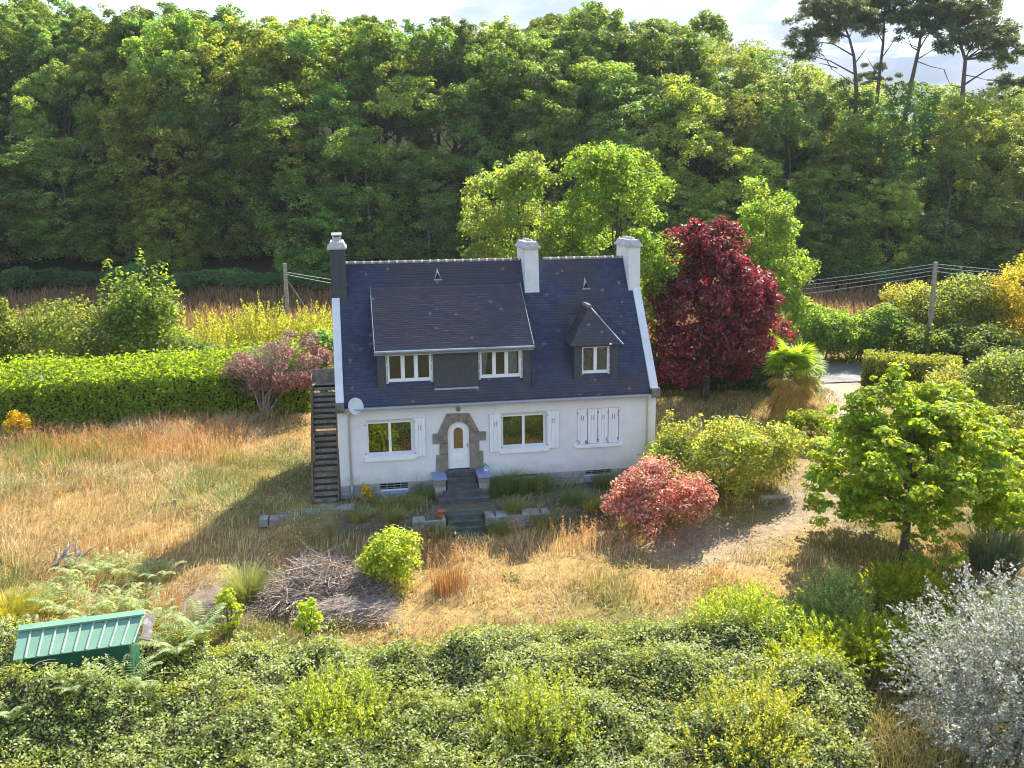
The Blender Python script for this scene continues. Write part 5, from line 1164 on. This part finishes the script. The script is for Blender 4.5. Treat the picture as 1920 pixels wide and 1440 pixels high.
# green shed
S0, S1 = np.array([-7.98, -11.0, .90]), np.array([-5.02, -10.65, .90]); E0, E1 = np.array([-8.08, -11.72, .45]), np.array([-5.30, -11.45, .45])
E0 = np.array([-7.98, -11.0, 0]) + np.array([.07, -.99, 0]) * .82; E0[2] = .44; E1 = np.array([-5.02, -10.65, 0]) + np.array([.07, -.99, 0]) * .82; E1[2] = .44; E1 = E1 + (E0 - E1) * .07
gz = T(-6.5, -11); shed = thing('garden_shed', (-6.5, -11.1, gz), 'small shed with pale green ribbed metal roof in the ferns', 'shed')
n = 10
for k in range(n):
    a, b = k / n, (k + 1) / n; p0, p1 = E0 + (E1 - E0) * a, E0 + (E1 - E0) * b; q0, q1 = S0 + (S1 - S0) * a, S0 + (S1 - S0) * b
    dn = np.array([0, 0, -.02]); pm_ = MB(); pm_.quad([p0, p1, q1, q0]); pm_.quad([p0 + dn, q0 + dn, q1 + dn, p1 + dn]); pm_.quad([p0, p0 + dn, p1 + dn, p1]); pm_.build('roof_panel', M['shed_roof'], shed)
    MB().tube([tuple(p1 + np.array([0, 0, .015])), tuple(q1 + np.array([0, 0, .015]))], .026, 5).build('roof_rib', M['shed_seam'], shed)
rc = MB(); up = np.array([0, 0, .05]); fr2 = np.array([.02, -.16, -.04]); bk2 = np.array([-.01, .16, -.05])
rc.quad([S0 + fr2 + up, S1 + fr2 + up, S1 + up * 1.3, S0 + up * 1.3]); rc.quad([S0 + up * 1.3, S1 + up * 1.3, S1 + bk2 + up, S0 + bk2 + up]); rc.quad([S0 + fr2 + up, S0 + fr2, S1 + fr2, S1 + fr2 + up]); rc.build('ridge_cap', M['shed_roof'], shed)
bk3 = np.array([-.07, .9, -.42]); rb = MB(); rb.quad([S0, S1, S1 + bk3, S0 + bk3]); rb.build('rear_roof', M['shed_roof'], shed)
wl = MB(); i0, i1 = E0 + (E1 - E0) * .06 + np.array([0, .12, 0]), E0 + (E1 - E0) * .95 + np.array([0, .12, 0]); j0, j1 = i0 + np.array([-.1, 1.45, 0]), i1 + np.array([-.1, 1.45, 0]); zt0 = .40
def wq(a, b): wl.quad([(a[0], a[1], gz - .5), (b[0], b[1], gz - .5), (b[0], b[1], zt0), (a[0], a[1], zt0)])
wq(i0, i1); wq(i1, j1); wq(j1, j0); wq(j0, i0); wl.build('wall', M['shed_wall'], shed)
bb = MB(); g0, g1 = S1 + np.array([.02, .02, -.06]), E1 + np.array([.16, .12, .03]); ex = np.array([.24, -.05, -.05])
for a, b in ((g0, g1),):
    bb.quad([a, b, b + ex, a + ex]); bb.quad([a + up * .6, a + ex + up * .6, b + ex + up * .6, b + up * .6][::-1]); bb.quad([b, b + up * .6, b + ex + up * .6, b + ex]); bb.quad([a + ex, b + ex, b + ex + up * .6, a + ex + up * .6])
bb.build('end_board', M['old_board'], shed)

# ------------------------------------------------------------------ bramble thicket in the foreground
def bramble_h(x, y):
    back = -9.75 - .10 * x + .75 * sstep(1, 5, x) + .45 * fbm(x, 0 * x, .8, 71) + np.where(x < -3.5, .9, 0) * 1.0
    back = np.where(x < -8.6, back + .6, back)
    e = sstep(0, 1.5, back - y) * sstep(0, 1.6, 14.2 + .8 * fbm(y, 0 * y, .9, 72) - np.clip(-14.5 - y, 0, 5) * .6 - x)
    h = 1.05 + .45 * fbm(x, y, .75, 73, 3) + .22 * fbm(x, y, 2.2, 74, 3)
    low = np.exp(-(((x + 6.6) / 2.4) ** 2 + ((y + 12.5) / .8) ** 2)); h = h * (1 + .95 * low)
    shed = (x > -8.25) & (x < -4.9) & (y > -11.8) & (y < -9.6)
    h = h * np.where(shed, .1, 1) * (1 - .45 * sstep(-8.5, -4, x) * sstep(-10.6, -9.0, y))
    return e * np.clip(h, .25, 2)
r = np.random.RandomState(500)
def bramble_leaves(n, Ln, Wd):
    x = r.uniform(-15, 15.5, n * 2); y = r.uniform(-20.5, -8.2, n * 2); h = bramble_h(x, y)
    dist = np.hypot(x - CAM[0], y - CAM[1]); k = (h > .12) & (r.rand(n * 2) < np.clip(28 / np.maximum(dist, 10) - .25, .3, 1)); x, y, h = x[k][:n], y[k][:n], h[k][:n]; m = len(x)
    e = .08; gx_ = (bramble_h(x + e, y) - bramble_h(x - e, y)) / (2 * e); gy_ = (bramble_h(x, y + e) - bramble_h(x, y - e)) / (2 * e)
    No = norm(np.c_[-gx_, -gy_, np.ones(m)]); dep = -np.log(np.maximum(r.rand(m), 1e-3)) * .10
    clump = fbm(x, y, 7.0, 76, 2) * .10
    P = np.c_[x, y, terrain(x, y) + h] + No * (clump - dep)[:, None] + r.normal(size=(m, 3)) * .03
    Nn = norm(No * .7 + r.normal(size=(m, 3)) * .5 + np.array([0, 0, .5]))
    pat = fbm(x, y, .9, 75, 3); c = pal_pick([(.105, .145, .036), (.135, .175, .044), (.070, .108, .030), (.16, .185, .042)], m, r)
    pale = (r.rand(m) < np.clip(.26 + .35 * pat, .05, .6))[:, None]; c = np.where(pale, pal_pick([(.22, .25, .13), (.29, .31, .20), (.18, .21, .08)], m, r), c)
    yel = (fbm(x, y, 1.1, 78, 3) > .30)[:, None] & (r.rand(m, 1) < .7); c = np.where(yel, pal_pick([(.16, .19, .035), (.19, .185, .035), (.13, .165, .03)], m, r), c)
    return leaf_geo(P, Nn, Ln, Wd, r, .1), c
G1, C1 = bramble_leaves(205000, .082, .057)
# arching sprays that break the outline
Ps, Ns = [], []
for k in range(620):
    x0, y0 = r.uniform(-14, 13), r.uniform(-18, -9.4); h0 = float(bramble_h(np.array(x0), np.array(y0)))
    if h0 < .2: continue
    a = r.uniform(0, 6.28); ln = r.uniform(.35, .9); up_ = r.uniform(.25, .65); z0 = T(x0, y0) + h0 - .05
    for q in range(22):
        s_ = r.rand(); Ps.append((x0 + math.cos(a) * ln * s_ + r.normal() * .05, y0 + math.sin(a) * ln * s_ + r.normal() * .05, z0 + up_ * (s_ * 2 - s_ * s_ * 1.3) + r.normal() * .04)); Ns.append((r.normal() * .6, r.normal() * .6, 1.0))
Ps = np.array(Ps); Ns = norm(np.array(Ns)); C2 = pal_pick([(.15, .19, .06), (.22, .26, .13), (.28, .31, .19), (.16, .20, .03)], len(Ps), r)
G2 = leaf_geo(Ps, Ns, .085, .058, r, .1)
bo = addobj('bramble_thicket', quads('bramble_thicket', np.concatenate([G1, G2]), np.concatenate([C1, C2])), M['leaf_gloss'], kind='stuff', label='dense bramble thicket filling the foreground')
bx_, by_ = np.meshgrid(np.arange(-15, 16, .25), np.arange(-21, -8.2, .25)); hb = bramble_h(bx_, by_); vz = terrain(bx_, by_) + np.where(hb > .3, hb - .28, -.3)
cn_ = MB()
for k in range(420):
    x0, y0 = r.uniform(-13, 13), r.uniform(-18, -9.6); h0 = float(bramble_h(np.array(x0), np.array(y0)))
    if h0 < .3: continue
    a = r.uniform(0, 6.28); ln = r.uniform(.5, 1.3); z0 = T(x0, y0) + h0 - .1; hh = r.uniform(.1, .4)
    cn_.tube([(x0 + math.cos(a) * ln * q_, y0 + math.sin(a) * ln * q_, z0 + hh * (3 * q_ - 3 * q_ * q_)) for q_ in (0, .35, .7, 1)], [.009, .008, .006, .003], 3, cap=False)
addobj('bramble_canes', cn_.mesh('bramble_canes', M['twig']), None, bo, kind='stuff')
n1, n2 = bx_.shape; i2 = (np.arange(n1 - 1)[:, None] * n2 + np.arange(n2 - 1)[None, :]).ravel()
addobj('thicket_core', mesh_np('thicket_core', np.stack([bx_, by_, vz], -1).reshape(-1, 3), np.stack([i2, i2 + 1, i2 + n2 + 1, i2 + n2], 1)), M['twig_dark'], bo)

# ------------------------------------------------------------------ grasses
def blades(x, y, z, h, wd, lean, az, c, droop=.35):
    """each blade: two bent quads"""
    n = len(x); d = np.c_[np.cos(az), np.sin(az), np.zeros(n)]; s = np.c_[-np.sin(az + .6), np.cos(az + .6), np.zeros(n)] * wd[:, None] / 2; B = np.c_[x, y, z]
    Mp = B + d * (h * lean * .35)[:, None] + np.c_[np.zeros((n, 2)), h * .6]; Tp = B + d * (h * lean)[:, None] + np.c_[np.zeros((n, 2)), h * (1 - droop * lean * .5)]
    V_ = np.stack([B - s, B + s, Mp + s * .8, Mp - s * .8, Tp + s * .25, Tp - s * .25], 1).reshape(-1, 3); i = np.arange(n)[:, None] * 6
    return V_, np.concatenate([i + np.array([[0, 1, 2, 3]]), i + np.array([[3, 2, 4, 5]])]), np.repeat(c, 6, axis=0)
def grass_clump(name, label, x, y, h, w_, pal, n, bw=.02, lean=.5, group=None, seed=0, cat='grass', plume=None, spread=.45):
    q = np.random.RandomState(7000 + seed); a = q.uniform(0, 6.28, n); rr = q.rand(n) ** .6 * w_ / 2 * spread
    V_, F_, c_ = blades(np.cos(a) * rr, np.sin(a) * rr, np.zeros(n) - .05, h * q.uniform(.55, 1.05, n), np.full(n, bw), lean * q.uniform(.1, 1.25, n) * (w_ / h) * .95, a + q.normal(size=n) * .4, pal_pick(pal, n, q))
    parts = [('blades', mesh_np('blades', V_, F_, c_), M['straw'])]
    if plume:
        P = []
        for (dx, hh) in plume:
            for k in range(260): s_ = q.rand(); P.append((dx + q.normal() * .05 * (1.2 - s_), q.normal() * .05, hh * (.62 + .38 * s_)))
        P = np.array(P); parts.append(('plume', quads('plume', leaf_geo(P, norm(q.normal(size=P.shape)), .14, .03, q), pal_pick([(.50, .42, .28), (.60, .52, .38)], len(P), q)), M['straw']))
    return plant(name, (x, y, T(x, y)), label, cat, parts, group)
GREENB = [(.14, .20, .04), (.18, .24, .05), (.10, .15, .03)]
grass_clump('grass_tuft', 'tall bright green grass tuft left of the brush pile', -2.95, -6.9, 1.25, 1.5, [(.20, .26, .07), (.26, .30, .09), (.30, .28, .10)], 900, .018, .7, seed=1)
grass_clump('grass_tuft', 'yellow-green grass tuft at the left frame edge', -9.7, -7.0, 1.0, 1.7, [(.34, .33, .03), (.26, .28, .03), (.40, .34, .04)], 1200, .02, .7, seed=2)
grass_clump('pampas_grass', 'dark pampas clump with a plume at the right edge', 21.6, -8.7, 1.9, 3.0, [(.13, .17, .09), (.18, .22, .12), (.10, .14, .06)], 1300, .022, .75, seed=3, plume=[(-.3, 3.1), (.2, 3.4)])
grass_clump('sorrel_clump', 'dark brown clump of dry sorrel right of the round bush', 3.4, -7.2, 1.05, 1.2, [(.24, .13, .055), (.30, .16, .065), (.18, .10, .05)], 330, .014, .25, seed=4, spread=1.0)
grass_clump('sorrel_clump', 'reddish dry stalks between ferns and bare earth', -5.2, -7.0, .9, .9, [(.34, .20, .10), (.28, .16, .08)], 130, .014, .25, seed=5, spread=1.0)
for k, (x, y, h, lab) in enumerate([(5.95, -.75, .75, 'green weeds right of the blue-capped pillar'), (6.5, -.55, 1.0, 'tallest green weeds under the middle window'), (7.1, -.7, .9, 'green weeds below the right shutter of the middle window'), (7.75, -.6, .8, 'green weeds between middle and right basement vents'), (10.3, -.5, .75, 'thin green weeds at the right basement vent'), (8.6, -2.2, .6, 'small green tuft on the terrace edge'), (3.1, -.6, .6, 'green weeds left of the steps'), (2.6, -1.5, .55, 'pale weeds on the terrace left of the steps'), (1.6, -1.2, .5, 'low weeds below the left basement vent'), (6.3, -2.55, .5, 'weeds behind the pale terrace wall'), (7.3, -3.25, .75, 'tall weeds hanging over the right end of the terrace wall'), (5.6, -3.35, .55, 'weeds at the foot of the terrace wall'), (3.3, -3.4, .6, 'weeds below the stub of wall'), (1.8, -2.7, .6, 'weeds left of the stub of wall'), (.6, -2.4, .55, 'weeds on the terrace below the left window'), (9.2, -2.9, .6, 'weeds beside the coral pink shrub')]):
    grass_clump('weed_clump', lab, x, y, h, .95, [(.11, .17, .04), (.14, .20, .05), (.17, .19, .06)] if k < 7 else [(.24, .24, .08), (.16, .19, .05)], 300, .020, .6, seed=20 + k, cat='weeds', spread=.8)

r = np.random.RandomState(900)
def lawn(n, x0, x1, y0, y1):
    x = r.uniform(x0, x1, n); y = r.uniform(y0, y1, n)
    inh = (x > -.15) & (x < 12.75) & (y > -.15) & (y < 7.2); st_ = (x > -1.2) & (x < .1) & (y > -.6) & (y < 6.0); stp = (x > 3.4) & (x < 5.8) & (y > -3.6); shed_ = (x > -8.4) & (x < -4.8) & (y > -12) & (y < -9.2)
    keep = ~(inh | st_ | stp | shed_)
    dd = drive_dist(x, y); keep &= (r.rand(n) < .30 + sstep(.3, 1.6, dd + 1.2 * fbm(x, y, 1.3, 88))); keep &= r.rand(n) > .75 * (fbm(x, y, 1.7, 95) > .48)
    ter = (x > -1.5) & (x < 11) & (y > -2.95) & (y < 0); keep &= ~ter | (r.rand(n) < .55 * (fbm(x, y, 1.3, 81) > -.35))
    dirt = np.exp(-(((x + 3.9) / 1.9) ** 2 + ((y + 6.6) / 1.2) ** 2)); keep &= r.rand(n) > dirt * 1.2
    keep &= bramble_h(x, y) < .35
    return x[keep], y[keep]
NL = 200000
x, y = lawn(NL, -24, 27, -13.5, 13.2); n = len(x)
nA, nB, nC = fbm(x, y, .42, 11), fbm(x, y, 1.3, 12), fbm(x, y, .9, 83)
gold = pal_pick([(.40, .30, .14), (.48, .38, .20), (.35, .25, .11), (.52, .44, .27)], n, r); grn = pal_pick([(.20, .22, .06), (.26, .27, .09), (.15, .18, .05), (.30, .28, .12)], n, r); red = pal_pick([(.30, .17, .08), (.24, .135, .065), (.38, .24, .12)], n, r)
kg = np.clip(.24 + .85 * nA + .25 * nB + .35 * np.exp(-((y + 1) / 4) ** 2) * (x < 0) * (x > -7), 0, .9) ; isg = r.rand(n) < kg
left = sstep(-2, -6, x); hedge_side = left * sstep(4, 9, y); band = np.exp(-((y + 4.9 + .1 * x * 0) / 1.0) ** 2) * ((x > -2) & (x < 13))
kr = np.clip(.04 + .25 * nC + .40 * hedge_side * (.4 + nB) + .5 * band, .02, .8); isr = (~isg) & (r.rand(n) < kr)
c = np.where(isg[:, None], grn, np.where(isr[:, None], red, gold))
h = .20 + .16 * left + .10 * nB + .30 * hedge_side * (r.rand(n) < .6) + .28 * band * (r.rand(n) < .5) + .12 * np.clip(nC, 0, 1)
ter = (x > -1.5) & (x < 11) & (y > -2.95) & (y < 0); h = np.where(ter, .16 + .12 * r.rand(n), h); c = np.where((ter & (r.rand(n) < .6))[:, None], grn * .85, c)
h = h * np.where(drive_dist(x, y) < 1.5, .45, 1); h = np.clip(h * (1 + .55 * fbm(x, y, 2.6, 85)), .08, .95) * r.uniform(.5, 1.3, n)
V_, F_, c_ = blades(x, y, terrain(x, y) - .02, h, .019 + .009 * r.rand(n), r.uniform(.1, 1.0, n) * (1.15 + 1.3 * fbm(x, y, 1.0, 86)), r.normal(.8, .9, n) + 2.2 * fbm(x, y, .5, 87), c)
me = mesh_np('meadow_grass', V_, F_, c_); addobj('meadow_grass', me, M['straw'], kind='stuff', label='dry golden meadow grass around the house')
# seed-head stalks: taller, thin, with a bushy tip
n = 9000; x, y = lawn(n * 3, -20, 24, -9, 12.8); w8 = np.clip(sstep(-3, -6, x) * sstep(3, 9, y) * 1.1 + np.exp(-((y + 5.0) / 1.1) ** 2) * ((x > -2.5) & (x < 14)) * .9 + .06, 0, 1) * (fbm(x, y, 1.1, 91) > -.25); k = r.rand(len(x)) < w8; x, y = x[k], y[k]; n = len(x)
h = r.uniform(.45, .95, n); cc_ = pal_pick([(.36, .17, .075), (.28, .13, .06), (.46, .27, .12), (.50, .34, .18)], n, r)
V1, F1, c1 = blades(x, y, terrain(x, y), h, np.full(n, .012), r.uniform(.05, .35, n), r.uniform(0, 6.28, n), cc_)
P = np.repeat(np.c_[x, y, terrain(x, y)], 5, axis=0); P[:, 2] += np.repeat(h, 5) * r.uniform(.72, 1.02, n * 5); P[:, :2] += r.normal(size=(n * 5, 2)) * .022
G = leaf_geo(P, norm(r.normal(size=P.shape) * np.array([1, 1, .3])), .07, .03, r); me2 = quads('t', G, np.repeat(cc_ * 1.05, 5, axis=0))
addobj('seed_stalks', mesh_np('seed_stalks', np.r_[V1, G.reshape(-1, 3)], np.r_[F1, np.arange(len(G) * 4).reshape(-1, 4) + len(V1)], np.r_[c1, np.repeat(np.repeat(cc_ * 1.05, 5, axis=0), 4, axis=0)]), M['straw'], kind='stuff', label='tall rusty seed stalks in the meadow')
P, C = [], []
for k in range(420):
    x0, y0 = r.uniform(-20, 24), r.uniform(-9.5, 11)
    if (-1.3 < x0 < 13 and -3.0 < y0 < 7.4) or drive_dist(x0, y0) < 1.2 or float(bramble_h(np.array(x0), np.array(y0))) > .2: continue
    m_ = r.randint(30, 90); w0 = r.uniform(.12, .45); hh = r.uniform(.15, .5); c0 = [(.16, .19, .05), (.13, .17, .045), (.24, .24, .08), (.22, .14, .07), (.30, .27, .14)][r.randint(5)]
    q3 = r.normal(size=(m_, 3)) * np.array([w0, w0, .3 * hh]) + np.array([x0, y0, 0]); q3[:, 2] = terrain(q3[:, 0], q3[:, 1]) + hh * r.rand(m_); P.append(q3); C.append(np.array(c0) * r.uniform(.7, 1.3, (m_, 1)))
P = np.concatenate(P); C = np.concatenate(C)
addobj('meadow_weeds', quads('meadow_weeds', leaf_geo(P, norm(r.normal(size=P.shape) * .6 + np.array([0, 0, 1.0])), .10, .045, r, .1), C), M['straw'], kind='stuff', label='low leafy weeds scattered through the dry meadow')
# far field in the shade of the wood
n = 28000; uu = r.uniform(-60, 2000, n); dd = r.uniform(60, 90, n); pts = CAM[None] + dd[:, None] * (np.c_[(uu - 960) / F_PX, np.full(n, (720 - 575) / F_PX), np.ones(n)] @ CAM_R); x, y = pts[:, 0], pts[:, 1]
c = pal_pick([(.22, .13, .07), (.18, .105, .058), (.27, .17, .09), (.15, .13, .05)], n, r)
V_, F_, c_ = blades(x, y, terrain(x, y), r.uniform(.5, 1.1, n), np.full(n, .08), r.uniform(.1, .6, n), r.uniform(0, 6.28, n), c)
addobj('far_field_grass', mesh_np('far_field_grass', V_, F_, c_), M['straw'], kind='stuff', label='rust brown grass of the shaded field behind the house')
# grassy strip lower right
n = 15000; x = r.uniform(11, 21, n); y = r.uniform(-19, -12.5, n); k = bramble_h(x, y) < .3; x, y = x[k], y[k]; n = len(x); c = pal_pick([(.30, .24, .08), (.24, .23, .07), (.36, .28, .12), (.18, .20, .06)], n, r)
V_, F_, c_ = blades(x, y, terrain(x, y), r.uniform(.2, .6, n), np.full(n, .016), r.uniform(.3, 1.3, n), r.uniform(0, 6.28, n), c)
addobj('rough_grass', mesh_np('rough_grass', V_, F_, c_), M['straw'], kind='stuff', label='rough yellowing grass left of the silver willow')

# ------------------------------------------------------------------ ferns, brush piles, dead wood, rocks, small things
def fern_mesh(seed):
    q = np.random.RandomState(seed); G = []
    for k in range(11):
        a = 2 * math.pi * k / 11 + q.uniform(-.25, .25); ln = q.uniform(.75, 1.1); up_ = q.uniform(.8, 1.35); d = np.array([math.cos(a), math.sin(a), 0]); s = np.array([-d[1], d[0], 0])
        for j in range(17):
            t = .12 + .88 * j / 16; p = d * ln * t * .9 + np.array([0, 0, up_ * (1.55 * t - .95 * t * t)]); pl_ = .30 * (1 - t) ** .75 * (1 if t > .2 else .6) * ln + .02
            for sg in (-1, 1):
                tip = p + s * sg * pl_ + d * pl_ * .35 + np.array([0, 0, -.05]); mid = (p + tip) / 2; wv = d * .032
                G.append([p, mid + wv, tip, mid - wv])
    return quads('fronds', np.array(G), pal_pick([(.17, .22, .12), (.22, .26, .16), (.13, .18, .09), (.28, .30, .20)], len(G), q))
fm = [fern_mesh(1), fern_mesh(2)]
for f_ in fm: f_.materials.append(M['leaf_bright'])
q = np.random.RandomState(17)
FERN = [(-8.8, -5.6, 'above the yellow grass tuft'), (-8.3, -6.6, 'above the yellow grass tuft'), (-9.2, -6.2, 'above the yellow grass tuft'), (-7.7, -4.2, 'beside the bleached stump'), (-8.3, -4.6, 'beside the bleached stump'), (-7.1, -4.6, 'beside the bleached stump'), (-6.4, -4.8, 'in the tip of the house shadow'), (-5.8, -5.2, 'in the tip of the house shadow'), (-6.9, -5.5, 'in the tip of the house shadow'),
        (-7.4, -7.2, 'just above the shed roof'), (-6.7, -7.0, 'just above the shed roof'), (-6.0, -6.6, 'just above the shed roof'), (-7.9, -8.2, 'just above the shed roof'), (-6.4, -8.4, 'just above the shed roof'), (-5.5, -7.9, 'just above the shed roof'), (-7.2, -8.9, 'just above the shed roof'), (-8.7, -8.6, 'at the left end of the shed'), (-9.0, -9.6, 'at the left end of the shed'), (-8.9, -12.4, 'below the shed wall'), (-6.2, -12.6, 'below the shed wall'), (-5.3, -12.2, 'below the shed wall'), (-4.3, -10.6, 'right of the shed'), (-3.9, -9.8, 'right of the shed'), (-7.6, -12.9, 'below the shed wall')]
for k, (x, y, wh) in enumerate(FERN):
    e = thing('bracken_fern', (x, y, T(x, y) + (float(bramble_h(np.array(x), np.array(y))) * .75 if y < -9.7 else 0)), 'pale green bracken fern ' + wh, 'fern', 'bracken ferns ' + wh, q.uniform(0, 6.28)); s_ = q.uniform(.75, 1.15); e.scale = (s_, s_, s_ * q.uniform(.8, 1.1))
    o = bpy.data.objects.new('fronds', fm[k % 2]); COL.objects.link(o); o.parent = e
def brush_pile(label, x, y, rx, ry, h, n, seed, mat, ln=(.5, 1.5), rad=(.006, .018), az0=None):
    q = random.Random(seed); mb = MB()
    for k in range(n):
        a = q.uniform(0, 6.28); f = q.random() ** .5; wv_ = 1 + .22 * math.sin(3 * a + seed) + .12 * math.sin(5 * a); cx, cy_ = math.cos(a) * f * rx * wv_, math.sin(a) * f * ry * wv_; top = h * (1 - f * f) ** .8 * (1 + .3 * math.sin(cx * 3 + seed)); z = top * q.random() ** .35 + .02
        az = q.uniform(0, 6.28) if az0 is None else q.gauss(az0, .5); el = q.gauss(.05, .28); l = q.uniform(*ln); d = Vector((math.cos(az) * math.cos(el), math.sin(az) * math.cos(el), math.sin(el))); r0 = q.uniform(*rad)
        p = Vector((cx, cy_, z)) - d * l / 2; pts = [p]
        for i in range(3): d = (d + Vector((q.gauss(0, .18), q.gauss(0, .18), q.gauss(0, .12)))).normalized(); pts.append(pts[-1] + d * l / 3)
        for i, pp in enumerate(pts): pts[i] = Vector((pp.x, pp.y, max(pp.z, .02)))
        mb.tube(pts, [r0, r0 * .85, r0 * .6, r0 * .25], 3, cap=False)
    e = plant('brush_pile', (x, y, T(x, y)), label, 'brush pile', [('twigs', mb.mesh('twigs', mat, True), None)])
    for ch in e.children: ch['kind'] = 'stuff'
M['twig_pale'] = bark_mat('pale_dry_twigs', (.34, .27, .23), (.60, .50, .44))
brush_pile('big grey pile of cut branches left of the round bush', -.55, -6.3, 2.0, 1.55, .6, 1600, 3, M['twig'], (.5, 2.0), (.005, .024))
brush_pile('low pale heap of fine dry twigs below the big brush pile', .35, -8.15, 1.35, .6, .55, 900, 4, M['twig_pale'], (.5, 1.1), (.004, .010), .1)
brush_pile('pale brush heap at the left end of the big brush pile', -1.9, -6.6, 1.0, .9, .55, 600, 5, M['twig_pale'], (.4, 1.0), (.004, .012))
brush_pile('flat scatter of dry sticks right of the ferns', -3.6, -8.1, 1.3, .6, .15, 300, 6, M['twig_pale'], (.3, .8), (.004, .010))
q = random.Random(4); mb = MB()
for k in range(9):
    x0 = -.5 + k * .11; pts = [Vector((x0, q.uniform(-.1, .1), 0))]; d = Vector((.55 + q.gauss(0, .15), q.gauss(0, .1), .8)).normalized()
    for i in range(4): d = (d + Vector((q.gauss(0, .22), q.gauss(0, .2), q.gauss(0, .15)))).normalized(); pts.append(pts[-1] + d * q.uniform(.18, .30))
    mb.tube(pts, [.07, .06, .05, .035, .015], 6)
for k in range(4): mb.tube([(-.5 + .3 * k, -.1, .05), (.1 + .3 * k, -.25, .15), (.7 + .25 * k, -.3, .1)], [.03, .025, .01], 5)
plant('dead_stump', (-9.1, -3.5, T(-9.1, -3.5)), 'bleached dead stump with split branches on the left lawn', 'stump', [('wood', mb.mesh('wood', M['deadwood'], True), None)])
def rock_mesh(seed, sx, sy, sz):
    q = np.random.RandomState(seed); mb = MB(); n, m_ = 9, 6
    for i in range(m_ + 1):
        ph = math.pi * i / m_
        for k in range(n):
            th = 2 * math.pi * k / n; j = 1 + q.uniform(-.22, .22); mb.V.append((sx * math.sin(ph) * math.cos(th) * j, sy * math.sin(ph) * math.sin(th) * j, sz * math.cos(ph) * (1 + q.uniform(-.1, .1))))
    for i in range(m_):
        for k in range(n): k2 = (k + 1) % n; mb.F.append((i * n + k, (i + 1) * n + k, (i + 1) * n + k2, i * n + k2)); mb.M.append(0)
    return mb.mesh('rock', M['rock'])
for k, (x, y, sx, sy, sz, lab) in enumerate([(19.7, -10.2, .75, .5, .38, 'dark flat rock right of the maple trunk, the larger one'), (20.5, -10.7, .55, .45, .25, 'smaller dark rock beside the larger rock'), (19.3, -10.9, .5, .3, .18, 'low slab of rock in front of the dark rocks')]):
    o = addobj('rock', rock_mesh(k, sx, sy, sz), None, None, lab, 'rock'); o.location = (x, y, T(x, y) + sz * .35)
x, y = -6.1, -.2
o = MB().tube([(x, y, T(x, y) - .2), (x + .02, y, T(x, y) + .55)], [.06, .055], 7).build('wooden_stake', M['pole'], label='short wooden stake standing in the left meadow', cat='stake')
bt = thing('plank_bench', (16.5, -2.9, T(16.5, -2.9)), 'grey plank bench under the sprawling shrub', 'bench'); zb = T(16.5, -2.9)
MB().box(15.9, 17.1, -3.05, -2.75, zb + .30, zb + .36).build('seat', M['pole'], bt)
for xx in (16.05, 16.85): MB().box(xx, xx + .1, -3.0, -2.8, zb - .1, zb + .30).build('leg', M['concrete'], bt)

# ------------------------------------------------------------------ air
HZ = bpy.data.materials.new('thin_haze'); HZ.use_nodes = True; t = HZ.node_tree; t.nodes.clear()
pv_ = N(t, 'ShaderNodeVolumePrincipled'); pv_.inputs['Color'].default_value = (.80, .90, 1.0, 1); pv_.inputs['Density'].default_value = .00013; pv_.inputs['Anisotropy'].default_value = .25
L(t, pv_.outputs[0], N(t, 'ShaderNodeOutputMaterial').inputs['Volume'])
MB().box(-420, 460, -80, 620, -12, 62).build('haze', HZ, kind='stuff')
